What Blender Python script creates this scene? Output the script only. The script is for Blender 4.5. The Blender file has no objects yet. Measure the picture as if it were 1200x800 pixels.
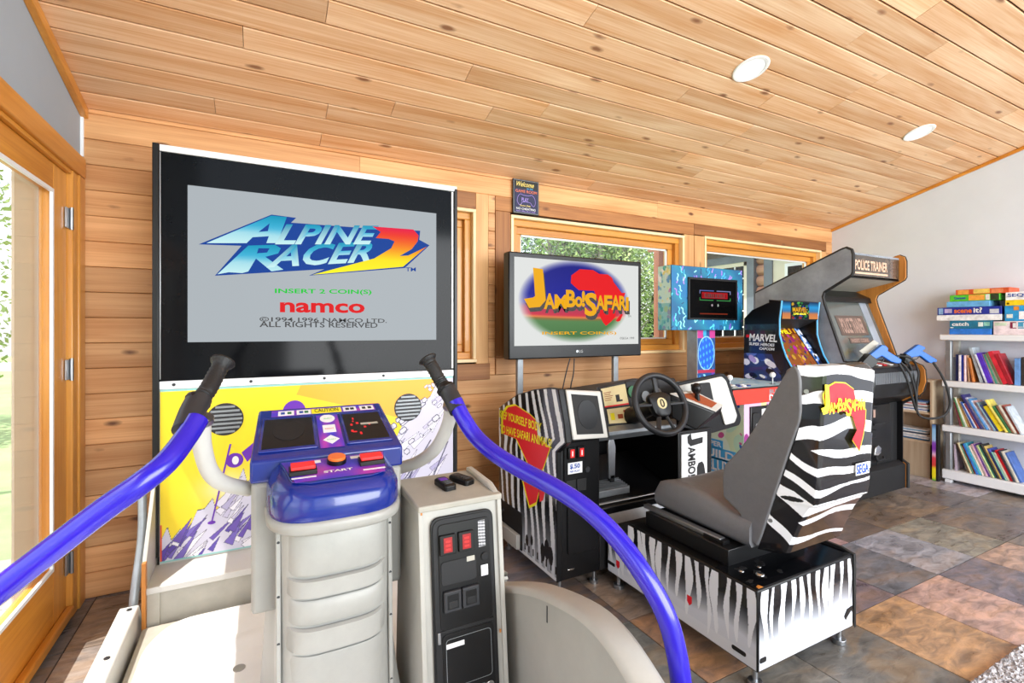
import bpy, bmesh, math, random
import numpy as np
from mathutils import Vector, Matrix

# ---------------------------------------------------------------- camera, world, sun, area lights, exposure
SC = bpy.context.scene
COL = SC.collection
cam_d = bpy.data.cameras.new('camera'); cam = bpy.data.objects.new('camera', cam_d); COL.objects.link(cam)
cam_d.sensor_width = 36; cam_d.lens = 571 / 1200 * 36; cam_d.shift_y = -14 / 1200; cam_d.clip_start = .02
cam.location = (0, 0, 1.3); cam.rotation_euler = (math.pi / 2, 0, -math.atan(297 / 571))
SC.camera = cam
SC.view_settings.view_transform = 'Standard'; SC.view_settings.look = 'None'
SC.view_settings.gamma = 1; SC.view_settings.use_curve_mapping = False
SC.view_settings.exposure = 0.25
world = bpy.data.worlds.new('world'); SC.world = world; world.use_nodes = True
wn = world.node_tree; bgn = wn.nodes['Background']
sky = wn.nodes.new('ShaderNodeTexSky'); sky.sky_type = 'NISHITA'; sky.sun_disc = False
sky.sun_elevation = math.radians(58); sky.sun_rotation = math.radians(250); sky.air_density = 1.2; sky.dust_density = 2.5
mixw = wn.nodes.new('ShaderNodeMix'); mixw.data_type = 'RGBA'; mixw.inputs[0].default_value = .55
mulw = wn.nodes.new('ShaderNodeVectorMath'); mulw.operation = 'SCALE'; mulw.inputs[3].default_value = .22
wn.links.new(sky.outputs[0], mulw.inputs[0]); wn.links.new(mulw.outputs[0], mixw.inputs[6])
mixw.inputs[7].default_value = (.93, .97, 1, 1); wn.links.new(mixw.outputs[2], bgn.inputs[0])
bgn.inputs[1].default_value = 1.8
sun_d = bpy.data.lights.new('sun', 'SUN'); sun_d.energy = 5.5; sun_d.angle = .006; sun_d.color = (1, .97, .92)
sun = bpy.data.objects.new('sun', sun_d); COL.objects.link(sun)
sun.rotation_euler = Vector((.42, .12, -1)).to_track_quat('-Z', 'Y').to_euler()
def area(name, loc, target, sx, sy, e, col=(1, 1, 1)):
    d = bpy.data.lights.new(name, 'AREA'); d.shape = 'RECTANGLE'; d.size = sx; d.size_y = sy; d.energy = e; d.color = col
    o = bpy.data.objects.new(name, d); COL.objects.link(o); o.location = loc
    o.rotation_euler = (Vector(target) - Vector(loc)).to_track_quat('-Z', 'Y').to_euler(); return o
area('window_wall_light', (2.9, -2.9, 1.7), (3.0, 3, 1.2), 5.0, 2.4, 315, (.95, .975, 1))

# ---------------------------------------------------------------- helpers
W = {}
def lin(c):
    c = np.asarray(c, float)
    return np.where(c <= .04045, c / 12.92, ((c + .055) / 1.055) ** 2.4)
def rgb(h):
    if isinstance(h, str):
        h = h.lstrip('#'); h = [int(h[i:i + 2], 16) / 255 for i in (0, 2, 4)]
    return tuple(float(x) for x in lin(h))
def C4(h): return rgb(h) + (1,)
def tag(o, label=None, cat=None, group=None, kind=None):
    if label: o['label'] = label
    if cat: o['category'] = cat
    if group: o['group'] = group
    if kind: o['kind'] = kind
    return o
def thing(name, label, cat, loc, group=None):
    o = bpy.data.objects.new(name, None); COL.objects.link(o); o.location = loc; o.empty_display_size = .1
    W[o] = Vector(loc); return tag(o, label, cat, group)
def place(name, me, mat, parent, center=True):
    o = bpy.data.objects.new(name, me); COL.objects.link(o)
    if len(me.vertices):
        a = np.empty(len(me.vertices) * 3); me.vertices.foreach_get('co', a); a = a.reshape(-1, 3)
        lo, hi = a.min(0), a.max(0); c = (lo + hi) / 2
        if parent is None: c[2] = lo[2]
        a -= c; me.vertices.foreach_set('co', a.ravel()); me.update()
        c = Vector(c)
    else: c = Vector((0, 0, 0))
    W[o] = c
    if parent is not None: o.parent = parent; o.location = c - W[parent]
    else: o.location = c
    if mat is not None and not me.materials: me.materials.append(mat)
    return o
def catmull(P, k=6):
    P = [Vector(p) for p in P]; Q = [P[0] * 2 - P[1]] + P + [P[-1] * 2 - P[-2]]; out = []
    for i in range(1, len(Q) - 2):
        for j in range(k):
            t = j / k; a, b, c, d = Q[i - 1:i + 3]
            out.append(.5 * ((2 * b) + (c - a) * t + (2 * a - 5 * b + 4 * c - d) * t * t + (3 * b - a - 3 * c + d) * t ** 3))
    return out + [P[-1]]
class MB:
    def __init__(s): s.v = []; s.f = []
    def add(s, v, f):
        n = len(s.v); s.v += [tuple(p) for p in v]; s.f += [tuple(i + n for i in q) for q in f]; return s
    def box(s, x0, x1, y0, y1, z0, z1):
        v = [(x, y, z) for z in (z0, z1) for y in (y0, y1) for x in (x0, x1)]
        return s.add(v, [(0, 2, 3, 1), (4, 5, 7, 6), (0, 1, 5, 4), (2, 6, 7, 3), (0, 4, 6, 2), (1, 3, 7, 5)])
    def prism(s, pts, ax, a, b):
        n = len(pts)
        def P(p, t): return {'x': (t, p[0], p[1]), 'y': (p[0], t, p[1]), 'z': (p[0], p[1], t)}[ax]
        v = [P(p, a) for p in pts] + [P(p, b) for p in pts]
        return s.add(v, [tuple(range(n))[::-1], tuple(range(n, 2 * n))] + [(i, (i + 1) % n, n + (i + 1) % n, n + i) for i in range(n)])
    def loft(s, rings, cap=True, closed=True):
        n = len(rings[0]); v = [p for r in rings for p in r]; f = []
        for k in range(len(rings) - 1):
            for i in range(n if closed else n - 1):
                j = (i + 1) % n; f.append((k * n + i, k * n + j, (k + 1) * n + j, (k + 1) * n + i))
        if cap and closed: f += [tuple(range(n))[::-1], tuple(range((len(rings) - 1) * n, len(rings) * n))]
        return s.add(v, f)
    def tube(s, pts, r, n=12, smooth=0):
        P = catmull(pts, smooth) if smooth else [Vector(p) for p in pts]
        R = r if hasattr(r, '__len__') else [r] * len(P)
        if len(R) != len(P): R = list(np.interp(np.linspace(0, 1, len(P)), np.linspace(0, 1, len(R)), R))
        t0 = (P[1] - P[0]).normalized(); u = t0.orthogonal().normalized(); rings = []
        for i, p in enumerate(P):
            t = (P[min(i + 1, len(P) - 1)] - P[max(i - 1, 0)]).normalized()
            u = (u - t * u.dot(t)).normalized(); w = t.cross(u)
            rings.append([p + (u * math.cos(a) + w * math.sin(a)) * R[i] for a in [2 * math.pi * k / n for k in range(n)]])
        return s.loft(rings)
    def disc(s, c, axis, r, h, n=24):
        c = Vector(c); return s.tube([c, c + Vector(axis).normalized() * h], r, n)
    def bar(s, p, q, w, t):
        p, q = Vector(p), Vector(q); d = (q - p).normalized(); a = d.cross(Vector((0, 0, 1)))
        a = a.normalized() if a.length > .01 else Vector((1, 0, 0)); b = d.cross(a).normalized()
        return s.loft([[c + a * i * w / 2 + b * j * t / 2 for i, j in ((-1, -1), (1, -1), (1, 1), (-1, 1))] for c in (p, q)])
    def sphere(s, c, r, n=12, sc=(1, 1, 1)):
        rings = []
        for k in range(1, n):
            th = math.pi * k / n
            rings.append([(c[0] + r * sc[0] * math.sin(th) * math.cos(a), c[1] + r * sc[1] * math.sin(th) * math.sin(a), c[2] - r * sc[2] * math.cos(th)) for a in [2 * math.pi * i / (n * 2) for i in range(n * 2)]])
        return s.loft(rings)
    def build(s, name, mat, parent=None, bevel=0, smooth=40, label=None, seg=2, angle=35):
        me = bpy.data.meshes.new(name); me.from_pydata(s.v, [], s.f)
        bm = bmesh.new(); bm.from_mesh(me); bmesh.ops.recalc_face_normals(bm, faces=bm.faces); bm.to_mesh(me); bm.free()
        if smooth:
            me.polygons.foreach_set('use_smooth', [True] * len(me.polygons)); me.set_sharp_from_angle(angle=math.radians(smooth))
        o = place(name, me, mat, parent)
        if bevel:
            m = o.modifiers.new('bevel', 'BEVEL'); m.width = bevel; m.segments = seg; m.limit_method = 'ANGLE'; m.angle_limit = math.radians(angle)
        if label: o['label'] = label
        return o
def box(name, mat, parent, x0, x1, y0, y1, z0, z1, bevel=0, label=None): return MB().box(x0, x1, y0, y1, z0, z1).build(name, mat, parent, bevel, 0 if not bevel else 40, label)
def round_poly(pts, r, k=4):
    out = []; n = len(pts)
    for i in range(n):
        p = Vector(pts[i]); a = Vector(pts[i - 1]) - p; b = Vector(pts[(i + 1) % n]) - p
        rr = min(r if not hasattr(r, '__len__') else r[i], a.length * .45, b.length * .45)
        if rr <= 0: out.append(tuple(p)); continue
        a = p + a.normalized() * rr; b = p + b.normalized() * rr
        for j in range(k + 1):
            t = j / k; out.append(tuple(a * (1 - t) ** 2 + p * 2 * t * (1 - t) + b * t * t))
    return out
def rect(x0, x1, z0, z1): return [(x0, z0), (x1, z0), (x1, z1), (x0, z1)]
# text fitted to a box: P lower-left corner, U and V unit directions, size w x h, N outward
def text(name, s, P, U, V, w, h, mat, parent, ext=.0008, shear=0, fat=0.0, col=None, label=None, arc=None):
    cu = bpy.data.curves.new(name, 'FONT'); cu.body = s; cu.size = 1; cu.shear = shear; cu.offset = fat; cu.resolution_u = 3
    t = bpy.data.objects.new(name, cu); me = bpy.data.meshes.new_from_object(t); bpy.data.objects.remove(t)
    a = np.empty(len(me.vertices) * 3); me.vertices.foreach_get('co', a); a = a.reshape(-1, 3)
    lo, hi = a.min(0), a.max(0); q = (a - lo) / np.maximum(hi - lo, 1e-6)
    U, V, P = Vector(U).normalized(), Vector(V).normalized(), Vector(P); N = U.cross(V)
    u, v = q[:, 0:1] * w, q[:, 1:2] * h
    if arc is not None: v = v * arc(q[:, 0:1])[1] + arc(q[:, 0:1])[0] * h
    me2 = bpy.data.meshes.new(name); pts = np.array(P) + u * np.array(U) + v * np.array(V) + np.array(N) * ext
    me2.from_pydata([tuple(p) for p in pts], [], [tuple(p.vertices) for p in me.polygons])
    if col is not None:
        ca = me2.color_attributes.new('Col', 'FLOAT_COLOR', 'POINT'); cc = np.ones((len(pts), 4)); cc[:, :3] = lin(col(q[:, 0], q[:, 1])); ca.data.foreach_set('color', cc.ravel())
    o = place(name, me2, mat, parent)
    if label: o['label'] = label
    return o
def inpoly(u, v, poly):
    c = np.zeros(np.broadcast(u, v).shape, bool); n = len(poly)
    for i in range(n):
        (x1, y1), (x2, y2) = poly[i], poly[i - 1]
        if y1 == y2: continue
        c ^= ((y1 > v) != (y2 > v)) & (u < (x2 - x1) * (v - y1) / (y2 - y1) + x1)
    return c
# a printed surface: grid of points P(u,v), each vertex carrying the colour of the print
def printed(name, Pf, Cf, nu, nv, mat, parent, label=None, flat=True):
    u, v = np.meshgrid(np.linspace(0, 1, nu), np.linspace(0, 1, nv)); x, y, z = Pf(u, v)
    p = np.stack([np.broadcast_to(a, u.shape) for a in (x, y, z)], -1).reshape(-1, 3)
    i = np.arange(nu * nv).reshape(nv, nu); f = np.stack([i[:-1, :-1], i[:-1, 1:], i[1:, 1:], i[1:, :-1]], -1).reshape(-1, 4)
    me = bpy.data.meshes.new(name); me.vertices.add(len(p)); me.vertices.foreach_set('co', p.ravel())
    me.loops.add(f.size); me.loops.foreach_set('vertex_index', f.ravel()); me.polygons.add(len(f))
    me.polygons.foreach_set('loop_start', np.arange(len(f)) * 4); me.update(calc_edges=True)
    me.polygons.foreach_set('use_smooth', [not flat] * len(f))
    c = Cf(u, v); cc = np.ones((nu * nv, 4)); cc[:, :3] = lin(np.clip(np.asarray(c).reshape(-1, 3), 0, 1))
    ca = me.color_attributes.new('Col', 'FLOAT_COLOR', 'POINT'); ca.data.foreach_set('color', cc.ravel())
    o = place(name, me, mat, parent)
    if label: o['label'] = label
    return o
def plane_fn(P, U, V, w, h):
    P, U, V = np.array(P, float), np.array(Vector(U).normalized()), np.array(Vector(V).normalized())
    return lambda u, v: tuple(P[i] + U[i] * u * w + V[i] * v * h for i in range(3))
def hx(c): c = c.lstrip('#'); return np.array([int(c[i:i + 2], 16) / 255 for i in (0, 2, 4)])
def canvas(u, c): return np.ones(u.shape + (3,)) * hx(c)
def paint(A, m, c):
    m = np.clip(np.asarray(m, float), 0, 1)[..., None]; return A * (1 - m) + (hx(c) if isinstance(c, str) else c) * m
def blobs(seed, u, v, n, cols, r0, r1, asp=1.0, A=None):
    R = random.Random(seed)
    for _ in range(n):
        cx, cy, r, an, e = R.random(), R.random(), R.uniform(r0, r1), R.uniform(0, 3.1), R.uniform(.4, 1)
        du, dv = (u - cx) * asp, v - cy; a = du * math.cos(an) + dv * math.sin(an); b = -du * math.sin(an) + dv * math.cos(an)
        A = paint(A, (a / e) ** 2 + (b * 1.2) ** 2 < r * r, R.choice(cols))
    return A

# ---------------------------------------------------------------- materials
def nodes(name):
    m = bpy.data.materials.new(name); m.use_nodes = True; return m, m.node_tree, m.node_tree.nodes['Principled BSDF']
def mat(name, c, rough=.5, metal=0, noise=0, nscale=8, bump=0, bscale=60, coat=0, emit=0, spec=.5, c2=None):
    m, t, b = nodes(name); b.inputs['Base Color'].default_value = C4(c); b.inputs['Roughness'].default_value = rough
    b.inputs['Metallic'].default_value = metal; b.inputs['Coat Weight'].default_value = coat; b.inputs['Specular IOR Level'].default_value = spec
    if emit: b.inputs['Emission Color'].default_value = C4(c); b.inputs['Emission Strength'].default_value = emit
    if noise or bump:
        tc = t.nodes.new('ShaderNodeTexCoord')
    if noise:
        n = t.nodes.new('ShaderNodeTexNoise'); n.inputs['Scale'].default_value = nscale; n.inputs['Detail'].default_value = 6; n.inputs['Roughness'].default_value = .65
        t.links.new(tc.outputs['Object'], n.inputs['Vector']); r = t.nodes.new('ShaderNodeValToRGB'); k = np.array(rgb(c))
        r.color_ramp.elements[0].position = .3; r.color_ramp.elements[1].position = .7
        lo = rgb(c2) if c2 else tuple(k * (1 - noise)); r.color_ramp.elements[0].color = tuple(lo) + (1,)
        r.color_ramp.elements[1].color = tuple(np.minimum(k * (1 + noise * .4), 1)) + (1,)
        t.links.new(n.outputs[0], r.inputs[0]); t.links.new(r.outputs[0], b.inputs['Base Color'])
    if bump:
        n2 = t.nodes.new('ShaderNodeTexNoise'); n2.inputs['Scale'].default_value = bscale; n2.inputs['Detail'].default_value = 4
        t.links.new(tc.outputs['Object'], n2.inputs['Vector']); bp = t.nodes.new('ShaderNodeBump'); bp.inputs['Strength'].default_value = bump; bp.inputs['Distance'].default_value = .01
        t.links.new(n2.outputs[0], bp.inputs['Height']); t.links.new(bp.outputs[0], b.inputs['Normal'])
    return m
def lit(name, c, e=.8):
    m = mat(name, c, .5, emit=e); m.node_tree.nodes['Principled BSDF'].inputs['Base Color'].default_value = (.0015, .0015, .0015, 1); m.node_tree.nodes['Principled BSDF'].inputs['Specular IOR Level'].default_value = .05; return m
def wood(name, c_lo, c_hi, c_knot, axis=0, rough=.55, knots=1.0, grain=1.0, var=.35, coat=0):
    m, t, b = nodes(name); N, L = t.nodes, t.links
    b.inputs['Roughness'].default_value = rough; b.inputs['Coat Weight'].default_value = coat
    tc = N.new('ShaderNodeTexCoord'); oi = N.new('ShaderNodeObjectInfo')
    mu = N.new('ShaderNodeMath'); mu.operation = 'MULTIPLY'; mu.inputs[1].default_value = 53.0; L.new(oi.outputs['Random'], mu.inputs[0])
    ad = N.new('ShaderNodeVectorMath'); ad.operation = 'ADD'; L.new(tc.outputs['Object'], ad.inputs[0]); L.new(mu.outputs[0], ad.inputs[1])
    def mapped(al, ac):
        mp = N.new('ShaderNodeMapping'); s = [ac] * 3; s[axis] = al; mp.inputs['Scale'].default_value = s; L.new(ad.outputs[0], mp.inputs[0]); return mp
    def noise(mp, sc, det=5, dist=0):
        n = N.new('ShaderNodeTexNoise'); n.inputs['Scale'].default_value = sc; n.inputs['Detail'].default_value = det; n.inputs['Distortion'].default_value = dist; L.new(mp.outputs[0], n.inputs['Vector']); return n
    n1 = noise(mapped(.35, 5), 2.6, 6, .6); n2 = noise(mapped(1.2, 60), 2.2, 3)
    mx = N.new('ShaderNodeMath'); mx.operation = 'MULTIPLY_ADD'; L.new(n2.outputs[0], mx.inputs[0]); mx.inputs[1].default_value = .45 * grain; L.new(n1.outputs[0], mx.inputs[2])
    r = N.new('ShaderNodeValToRGB'); r.color_ramp.elements[0].position = .45; r.color_ramp.elements[1].position = .95
    r.color_ramp.elements[0].color = C4(c_hi); r.color_ramp.elements[1].color = C4(c_lo); L.new(mx.outputs[0], r.inputs[0])
    hs = N.new('ShaderNodeHueSaturation'); L.new(r.outputs[0], hs.inputs['Color'])
    mr = N.new('ShaderNodeMapRange'); mr.inputs[3].default_value = 1 - var; mr.inputs[4].default_value = 1 + var * .35; L.new(oi.outputs['Random'], mr.inputs[0]); L.new(mr.outputs[0], hs.inputs['Value'])
    v = N.new('ShaderNodeTexVoronoi'); v.inputs['Scale'].default_value = 1; L.new(mapped(3.3, 8.5).outputs[0], v.inputs['Vector'])
    n3 = noise(mapped(20, 30), 1, 2)
    s3 = N.new('ShaderNodeMath'); s3.operation = 'MULTIPLY_ADD'; L.new(n3.outputs[0], s3.inputs[0]); s3.inputs[1].default_value = .08; L.new(v.outputs['Distance'], s3.inputs[2])
    kr = N.new('ShaderNodeMapRange'); kr.inputs[1].default_value = .10; kr.inputs[2].default_value = .19; kr.inputs[3].default_value = min(1, .85 * knots); kr.inputs[4].default_value = 0; L.new(s3.outputs[0], kr.inputs[0])
    km = N.new('ShaderNodeMix'); km.data_type = 'RGBA'; L.new(kr.outputs[0], km.inputs[0]); L.new(hs.outputs[0], km.inputs[6]); km.inputs[7].default_value = C4(c_knot)
    L.new(km.outputs[2], b.inputs['Base Color'])
    bp = N.new('ShaderNodeBump'); bp.inputs['Strength'].default_value = .12; bp.inputs['Distance'].default_value = .004; L.new(mx.outputs[0], bp.inputs['Height']); L.new(bp.outputs[0], b.inputs['Normal'])
    return m
def attr_mat(name, rough=.4, emit=0, coat=0, spec=.5):
    m, t, b = nodes(name); a = t.nodes.new('ShaderNodeAttribute'); a.attribute_name = 'Col'; b.inputs['Roughness'].default_value = rough
    b.inputs['Coat Weight'].default_value = coat; b.inputs['Specular IOR Level'].default_value = spec
    if emit:
        b.inputs['Base Color'].default_value = (.0015, .0015, .0015, 1); t.links.new(a.outputs[0], b.inputs['Emission Color']); b.inputs['Emission Strength'].default_value = emit
    else: t.links.new(a.outputs[0], b.inputs['Base Color'])
    return m
def objcol_mat(name, rough=.5, noise=.15, scale=12, slate=False, coat=0):
    m, t, b = nodes(name); N, L = t.nodes, t.links; oi = N.new('ShaderNodeObjectInfo'); tc = N.new('ShaderNodeTexCoord'); b.inputs['Roughness'].default_value = rough; b.inputs['Coat Weight'].default_value = coat
    mu = N.new('ShaderNodeMath'); mu.operation = 'MULTIPLY'; mu.inputs[1].default_value = 31.0; L.new(oi.outputs['Random'], mu.inputs[0])
    ad = N.new('ShaderNodeVectorMath'); ad.operation = 'ADD'; L.new(tc.outputs['Object'], ad.inputs[0]); L.new(mu.outputs[0], ad.inputs[1])
    n = N.new('ShaderNodeTexNoise'); n.inputs['Scale'].default_value = scale; n.inputs['Detail'].default_value = 8; n.inputs['Roughness'].default_value = .62; n.inputs['Distortion'].default_value = .8 if slate else 0
    mp = N.new('ShaderNodeMapping'); mp.inputs['Scale'].default_value = (1, 2.2, 1) if slate else (1, 1, 1); L.new(ad.outputs[0], mp.inputs[0]); L.new(mp.outputs[0], n.inputs['Vector'])
    hs = N.new('ShaderNodeHueSaturation'); L.new(oi.outputs['Color'], hs.inputs['Color'])
    mr = N.new('ShaderNodeMapRange'); mr.inputs[1].default_value = .36; mr.inputs[2].default_value = .64; mr.inputs[3].default_value = 1 - noise; mr.inputs[4].default_value = 1 + noise * .8; L.new(n.outputs[0], mr.inputs[0]); L.new(mr.outputs[0], hs.inputs['Value'])
    out = hs.outputs[0]
    if slate:
        n4 = N.new('ShaderNodeTexNoise'); n4.inputs['Scale'].default_value = 3.2; n4.inputs['Detail'].default_value = 5; n4.inputs['Distortion'].default_value = 1.2; L.new(mp.outputs[0], n4.inputs['Vector'])
        r4 = N.new('ShaderNodeValToRGB'); e = r4.color_ramp.elements; e[0].position = .36; e[0].color = C4('4a4646'); e[1].position = .66; e[1].color = C4('a98a68')
        e2 = e.new(.5); e2.color = C4('7b7a7c'); L.new(n4.outputs[0], r4.inputs[0])
        mm = N.new('ShaderNodeMix'); mm.data_type = 'RGBA'; mm.inputs[0].default_value = .33; L.new(hs.outputs[0], mm.inputs[6]); L.new(r4.outputs[0], mm.inputs[7]); out = mm.outputs[2]
        bp = N.new('ShaderNodeBump'); bp.inputs['Strength'].default_value = .45; bp.inputs['Distance'].default_value = .006; L.new(n.outputs[0], bp.inputs['Height']); L.new(bp.outputs[0], b.inputs['Normal'])
        rr = N.new('ShaderNodeMapRange'); rr.inputs[3].default_value = rough - .12; rr.inputs[4].default_value = rough + .2; L.new(n4.outputs[0], rr.inputs[0]); L.new(rr.outputs[0], b.inputs['Roughness'])
    L.new(out, b.inputs['Base Color']); return m
def glass_mat(name, tint=(1, 1, 1), refl=1.0):
    m = bpy.data.materials.new(name); m.use_nodes = True; t = m.node_tree; t.nodes.clear()
    o = t.nodes.new('ShaderNodeOutputMaterial'); tr = t.nodes.new('ShaderNodeBsdfTransparent'); gl = t.nodes.new('ShaderNodeBsdfGlossy'); gl.inputs['Roughness'].default_value = .01
    tr.inputs[0].default_value = tint + (1,); mx = t.nodes.new('ShaderNodeMixShader'); lw = t.nodes.new('ShaderNodeLayerWeight'); pw_ = t.nodes.new('ShaderNodeMath'); pw_.operation = 'POWER'; pw_.inputs[1].default_value = 5; t.links.new(lw.outputs['Facing'], pw_.inputs[0])
    fr = t.nodes.new('ShaderNodeMath'); fr.operation = 'MULTIPLY_ADD'; fr.inputs[1].default_value = .5 * refl; fr.inputs[2].default_value = .035 * refl; t.links.new(pw_.outputs[0], fr.inputs[0])
    t.links.new(fr.outputs[0], mx.inputs[0]); t.links.new(tr.outputs[0], mx.inputs[1]); t.links.new(gl.outputs[0], mx.inputs[2]); t.links.new(mx.outputs[0], o.inputs[0]); return m

M = dict(
    podw=mat('pod_grey_white_plastic', 'a3a29c', .38, noise=.12, nscale=6, bump=.03),
    ceil=wood('ceiling_pine', 'd99f6c', 'fbd9b4', '7a4526', 0, .5, 1.0, 1.2, .2),
    wall=wood('wall_pine', 'c98a52', 'f2bc84', '5c3218', 0, .55, 1.1, 1.1, .26),
    dark_wood=wood('casing_pine', '8c5429', 'c0844b', '4c2812', 0, .55, .9, 1, .25),  # brown casing, colour lowered slightly to carry the shade under the ceiling
    dark_wood_v=wood('casing_pine_upright', '8c5429', 'c0844b', '4c2812', 2, .55, .9, 1, .25),
    lite_wood_v=wood('light_pine_upright', 'd1935a', 'efc083', '7c4a24', 2, .5, .8, 1, .15),
    oak=wood('varnished_frame_wood', 'c97f2c', 'eba94e', 'a5621c', 0, .35, .15, 1, .1, .3),
    oak_v=wood('varnished_frame_wood_upright', 'c97f2c', 'eba94e', 'a5621c', 2, .35, .15, 1, .1, .3),
    oak_y=wood('varnished_door_wood', 'c4781f', 'e8a03f', 'a5621c', 1, .35, .15, 1, .1, .3),
    pale=wood('pale_trim_wood', 'ecc48a', 'fbe6bd', 'c69458', 0, .4, .1, 1, .06),
    pale_v=wood('pale_trim_wood_upright', 'ecc48a', 'fbe6bd', 'c69458', 2, .4, .1, 1, .06),
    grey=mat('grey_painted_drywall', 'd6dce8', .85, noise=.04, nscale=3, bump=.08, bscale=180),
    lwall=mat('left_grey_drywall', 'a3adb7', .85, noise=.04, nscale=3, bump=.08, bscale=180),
    gap=mat('dark_joint', '2e1c10', .9), grout=mat('dark_grout', '35322f', .9, noise=.2),
    tile=objcol_mat('slate_tile', .28, .5, 9, True), cover=objcol_mat('printed_cover', .45, .22, 22), pages=mat('paper_pages', 'e6e0d2', .8, noise=.1, nscale=90),
    glass=glass_mat('window_glass'),
    white=mat('white_plastic', 'c9c8c2', .4, noise=.06, nscale=5), cream=mat('aged_white_plastic', 'b4b2aa', .42, noise=.1, nscale=6, bump=.03),
    creamb=mat('worn_white_laminate', 'b3afa3', .5, noise=.14, nscale=9), greyp=mat('grey_side_laminate', 'a6a59e', .5, noise=.1, nscale=5),
    plat=mat('white_platform_plastic', 'dedddA', .5, noise=.07, nscale=4), trimw=mat('bright_white_trim', 'eceff2', .35),
    black=mat('black_plastic', '0a0a0c', .35, noise=.25, nscale=10, spec=.4), blackm=mat('matte_black_board', '101012', .6, noise=.3, nscale=6, bump=.05),
    rubber=mat('black_rubber', '19191a', .55, bump=.2, bscale=200), darkg=mat('dark_grey_plastic', '26272b', .45, noise=.2, nscale=14),
    bezel=mat('glossy_black_bezel', '0c0d10', .1, noise=.3, nscale=3, spec=.14), steel=mat('brushed_steel', 'a9abae', .3, .9, noise=.12, nscale=20),
    galv=mat('galvanised_steel', '9a9fa3', .42, .6, noise=.2, nscale=14), chrome=mat('chrome', 'c8c8c8', .15, 1),
    blue=mat('blue_gloss_plastic', '0f2882', .22, noise=.12, nscale=6, coat=.5), violet=mat('violet_blue_gloss_tube', '2411b4', .25, noise=.1, nscale=8, coat=.45),
    red=mat('red_plastic', 'd8221c', .35), orange=mat('orange_plastic', 'e8722a', .4), deepred=mat('deep_red_window', '8c1418', .3, emit=.3), glow_red=mat('lit_red_button', 'd02020', .4, emit=.35),
    seat=mat('grey_vinyl', '6f6f72', .45, noise=.1, nscale=30, bump=.08, bscale=160), gun=mat('blue_gun_plastic', '1663bd', .35, noise=.08),
    art=attr_mat('printed_art', .4), gloss_art=attr_mat('glossy_printed_art', .14, coat=.4), screen=attr_mat('lit_screen', .25, .92, spec=.03), blue_ink=mat('blue_ink', '1747a0', .5), dim=attr_mat('dim_lit_screen', .12, .55),
    greens=lit('green_letters', '18d038'), reds=lit('red_letters', 'e81c20'), whites=lit('pale_letters', 'eef0ee'), darks=mat('dark_letters', '15151a', .6),
    blues=lit('blue_letters', '1747a0'), yellow=mat('yellow_letters', 'f4e51c', .45), ink=mat('black_ink', '101012', .5), paper=mat('white_label', 'e9e9ea', .5),
    redp=mat('red_print', 'e01828', .4), greenp=mat('green_print', '2c7048', .5), redband=mat('red_gloss_band', 'e3331f', .3), orangew=wood('varnished_edge_wood', 'b06a22', 'e2984a', '7c4a1e', 2, .4, .1),
    yellows=lit('screen_yellow', 'f7b214'), skyblue=mat('light_blue_edge', '4fb0e8', .3), purple=mat('purple_print', '6a28b0', .4),
    birch=wood('pale_birch_board', 'b9a184', 'd8c6ab', '9b8262', 2, .5, .2), log=wood('weathered_log', '9d6a50', 'd6a78a', '6a4030', 1, .7, .4, 1, .2),
    postw=wood('brown_post', '7d4b38', '9c6650', '4a2a1c', 2, .7, .3, 1, .1), slate_trim=mat('slate_blue_trim', '6b7480', .6, noise=.25, nscale=5), cream_wall=mat('cream_siding', 'd9d2bf', .7, noise=.05),
    grass=mat('lawn', '9db57c', .9, noise=.3, nscale=1.2, bump=.4, bscale=30), deck=mat('pale_deck_board', 'a9a396', .7, noise=.12, nscale=3), bark=mat('grey_bark', '8b8378', .9, noise=.3, nscale=12),
    leaf_a=mat('spring_leaf', 'a5bb72', .7, noise=.4, nscale=1.5), leaf_b=mat('fresh_leaf', '7fa358', .7, noise=.4, nscale=1.5), needle=mat('dark_needle', '3a5534', .8, noise=.4, nscale=2),
    sofa=mat('dark_grey_weave', '4a4744', .8, noise=.3, nscale=20), weave=mat('beige_woven_screen', 'd8ccba', .8, noise=.06, nscale=30, bump=.25, bscale=260), rug=mat('grey_shag', 'b9b5b6', .95, noise=.35, nscale=60),
    lampw=mat('white_lamp_trim', 'f2f2f0', .4), lampi=mat('white_lamp_lens', 'e6e8ea', .3, emit=.25), shingle=mat('grey_soffit', 'a9a49b', .7, noise=.15, nscale=5),
)

# the woven screen lets daylight through its cloth
_n = M['weave'].node_tree; _b = _n.nodes['Principled BSDF']; _t = _n.nodes.new('ShaderNodeBsdfTranslucent'); _t.inputs[0].default_value = C4('d8ccba'); _m = _n.nodes.new('ShaderNodeMixShader'); _m.inputs[0].default_value = .55
_n.links.new(_b.outputs[0], _m.inputs[1]); _n.links.new(_t.outputs[0], _m.inputs[2]); _n.links.new(_m.outputs[0], _n.nodes['Material Output'].inputs[0])

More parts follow.
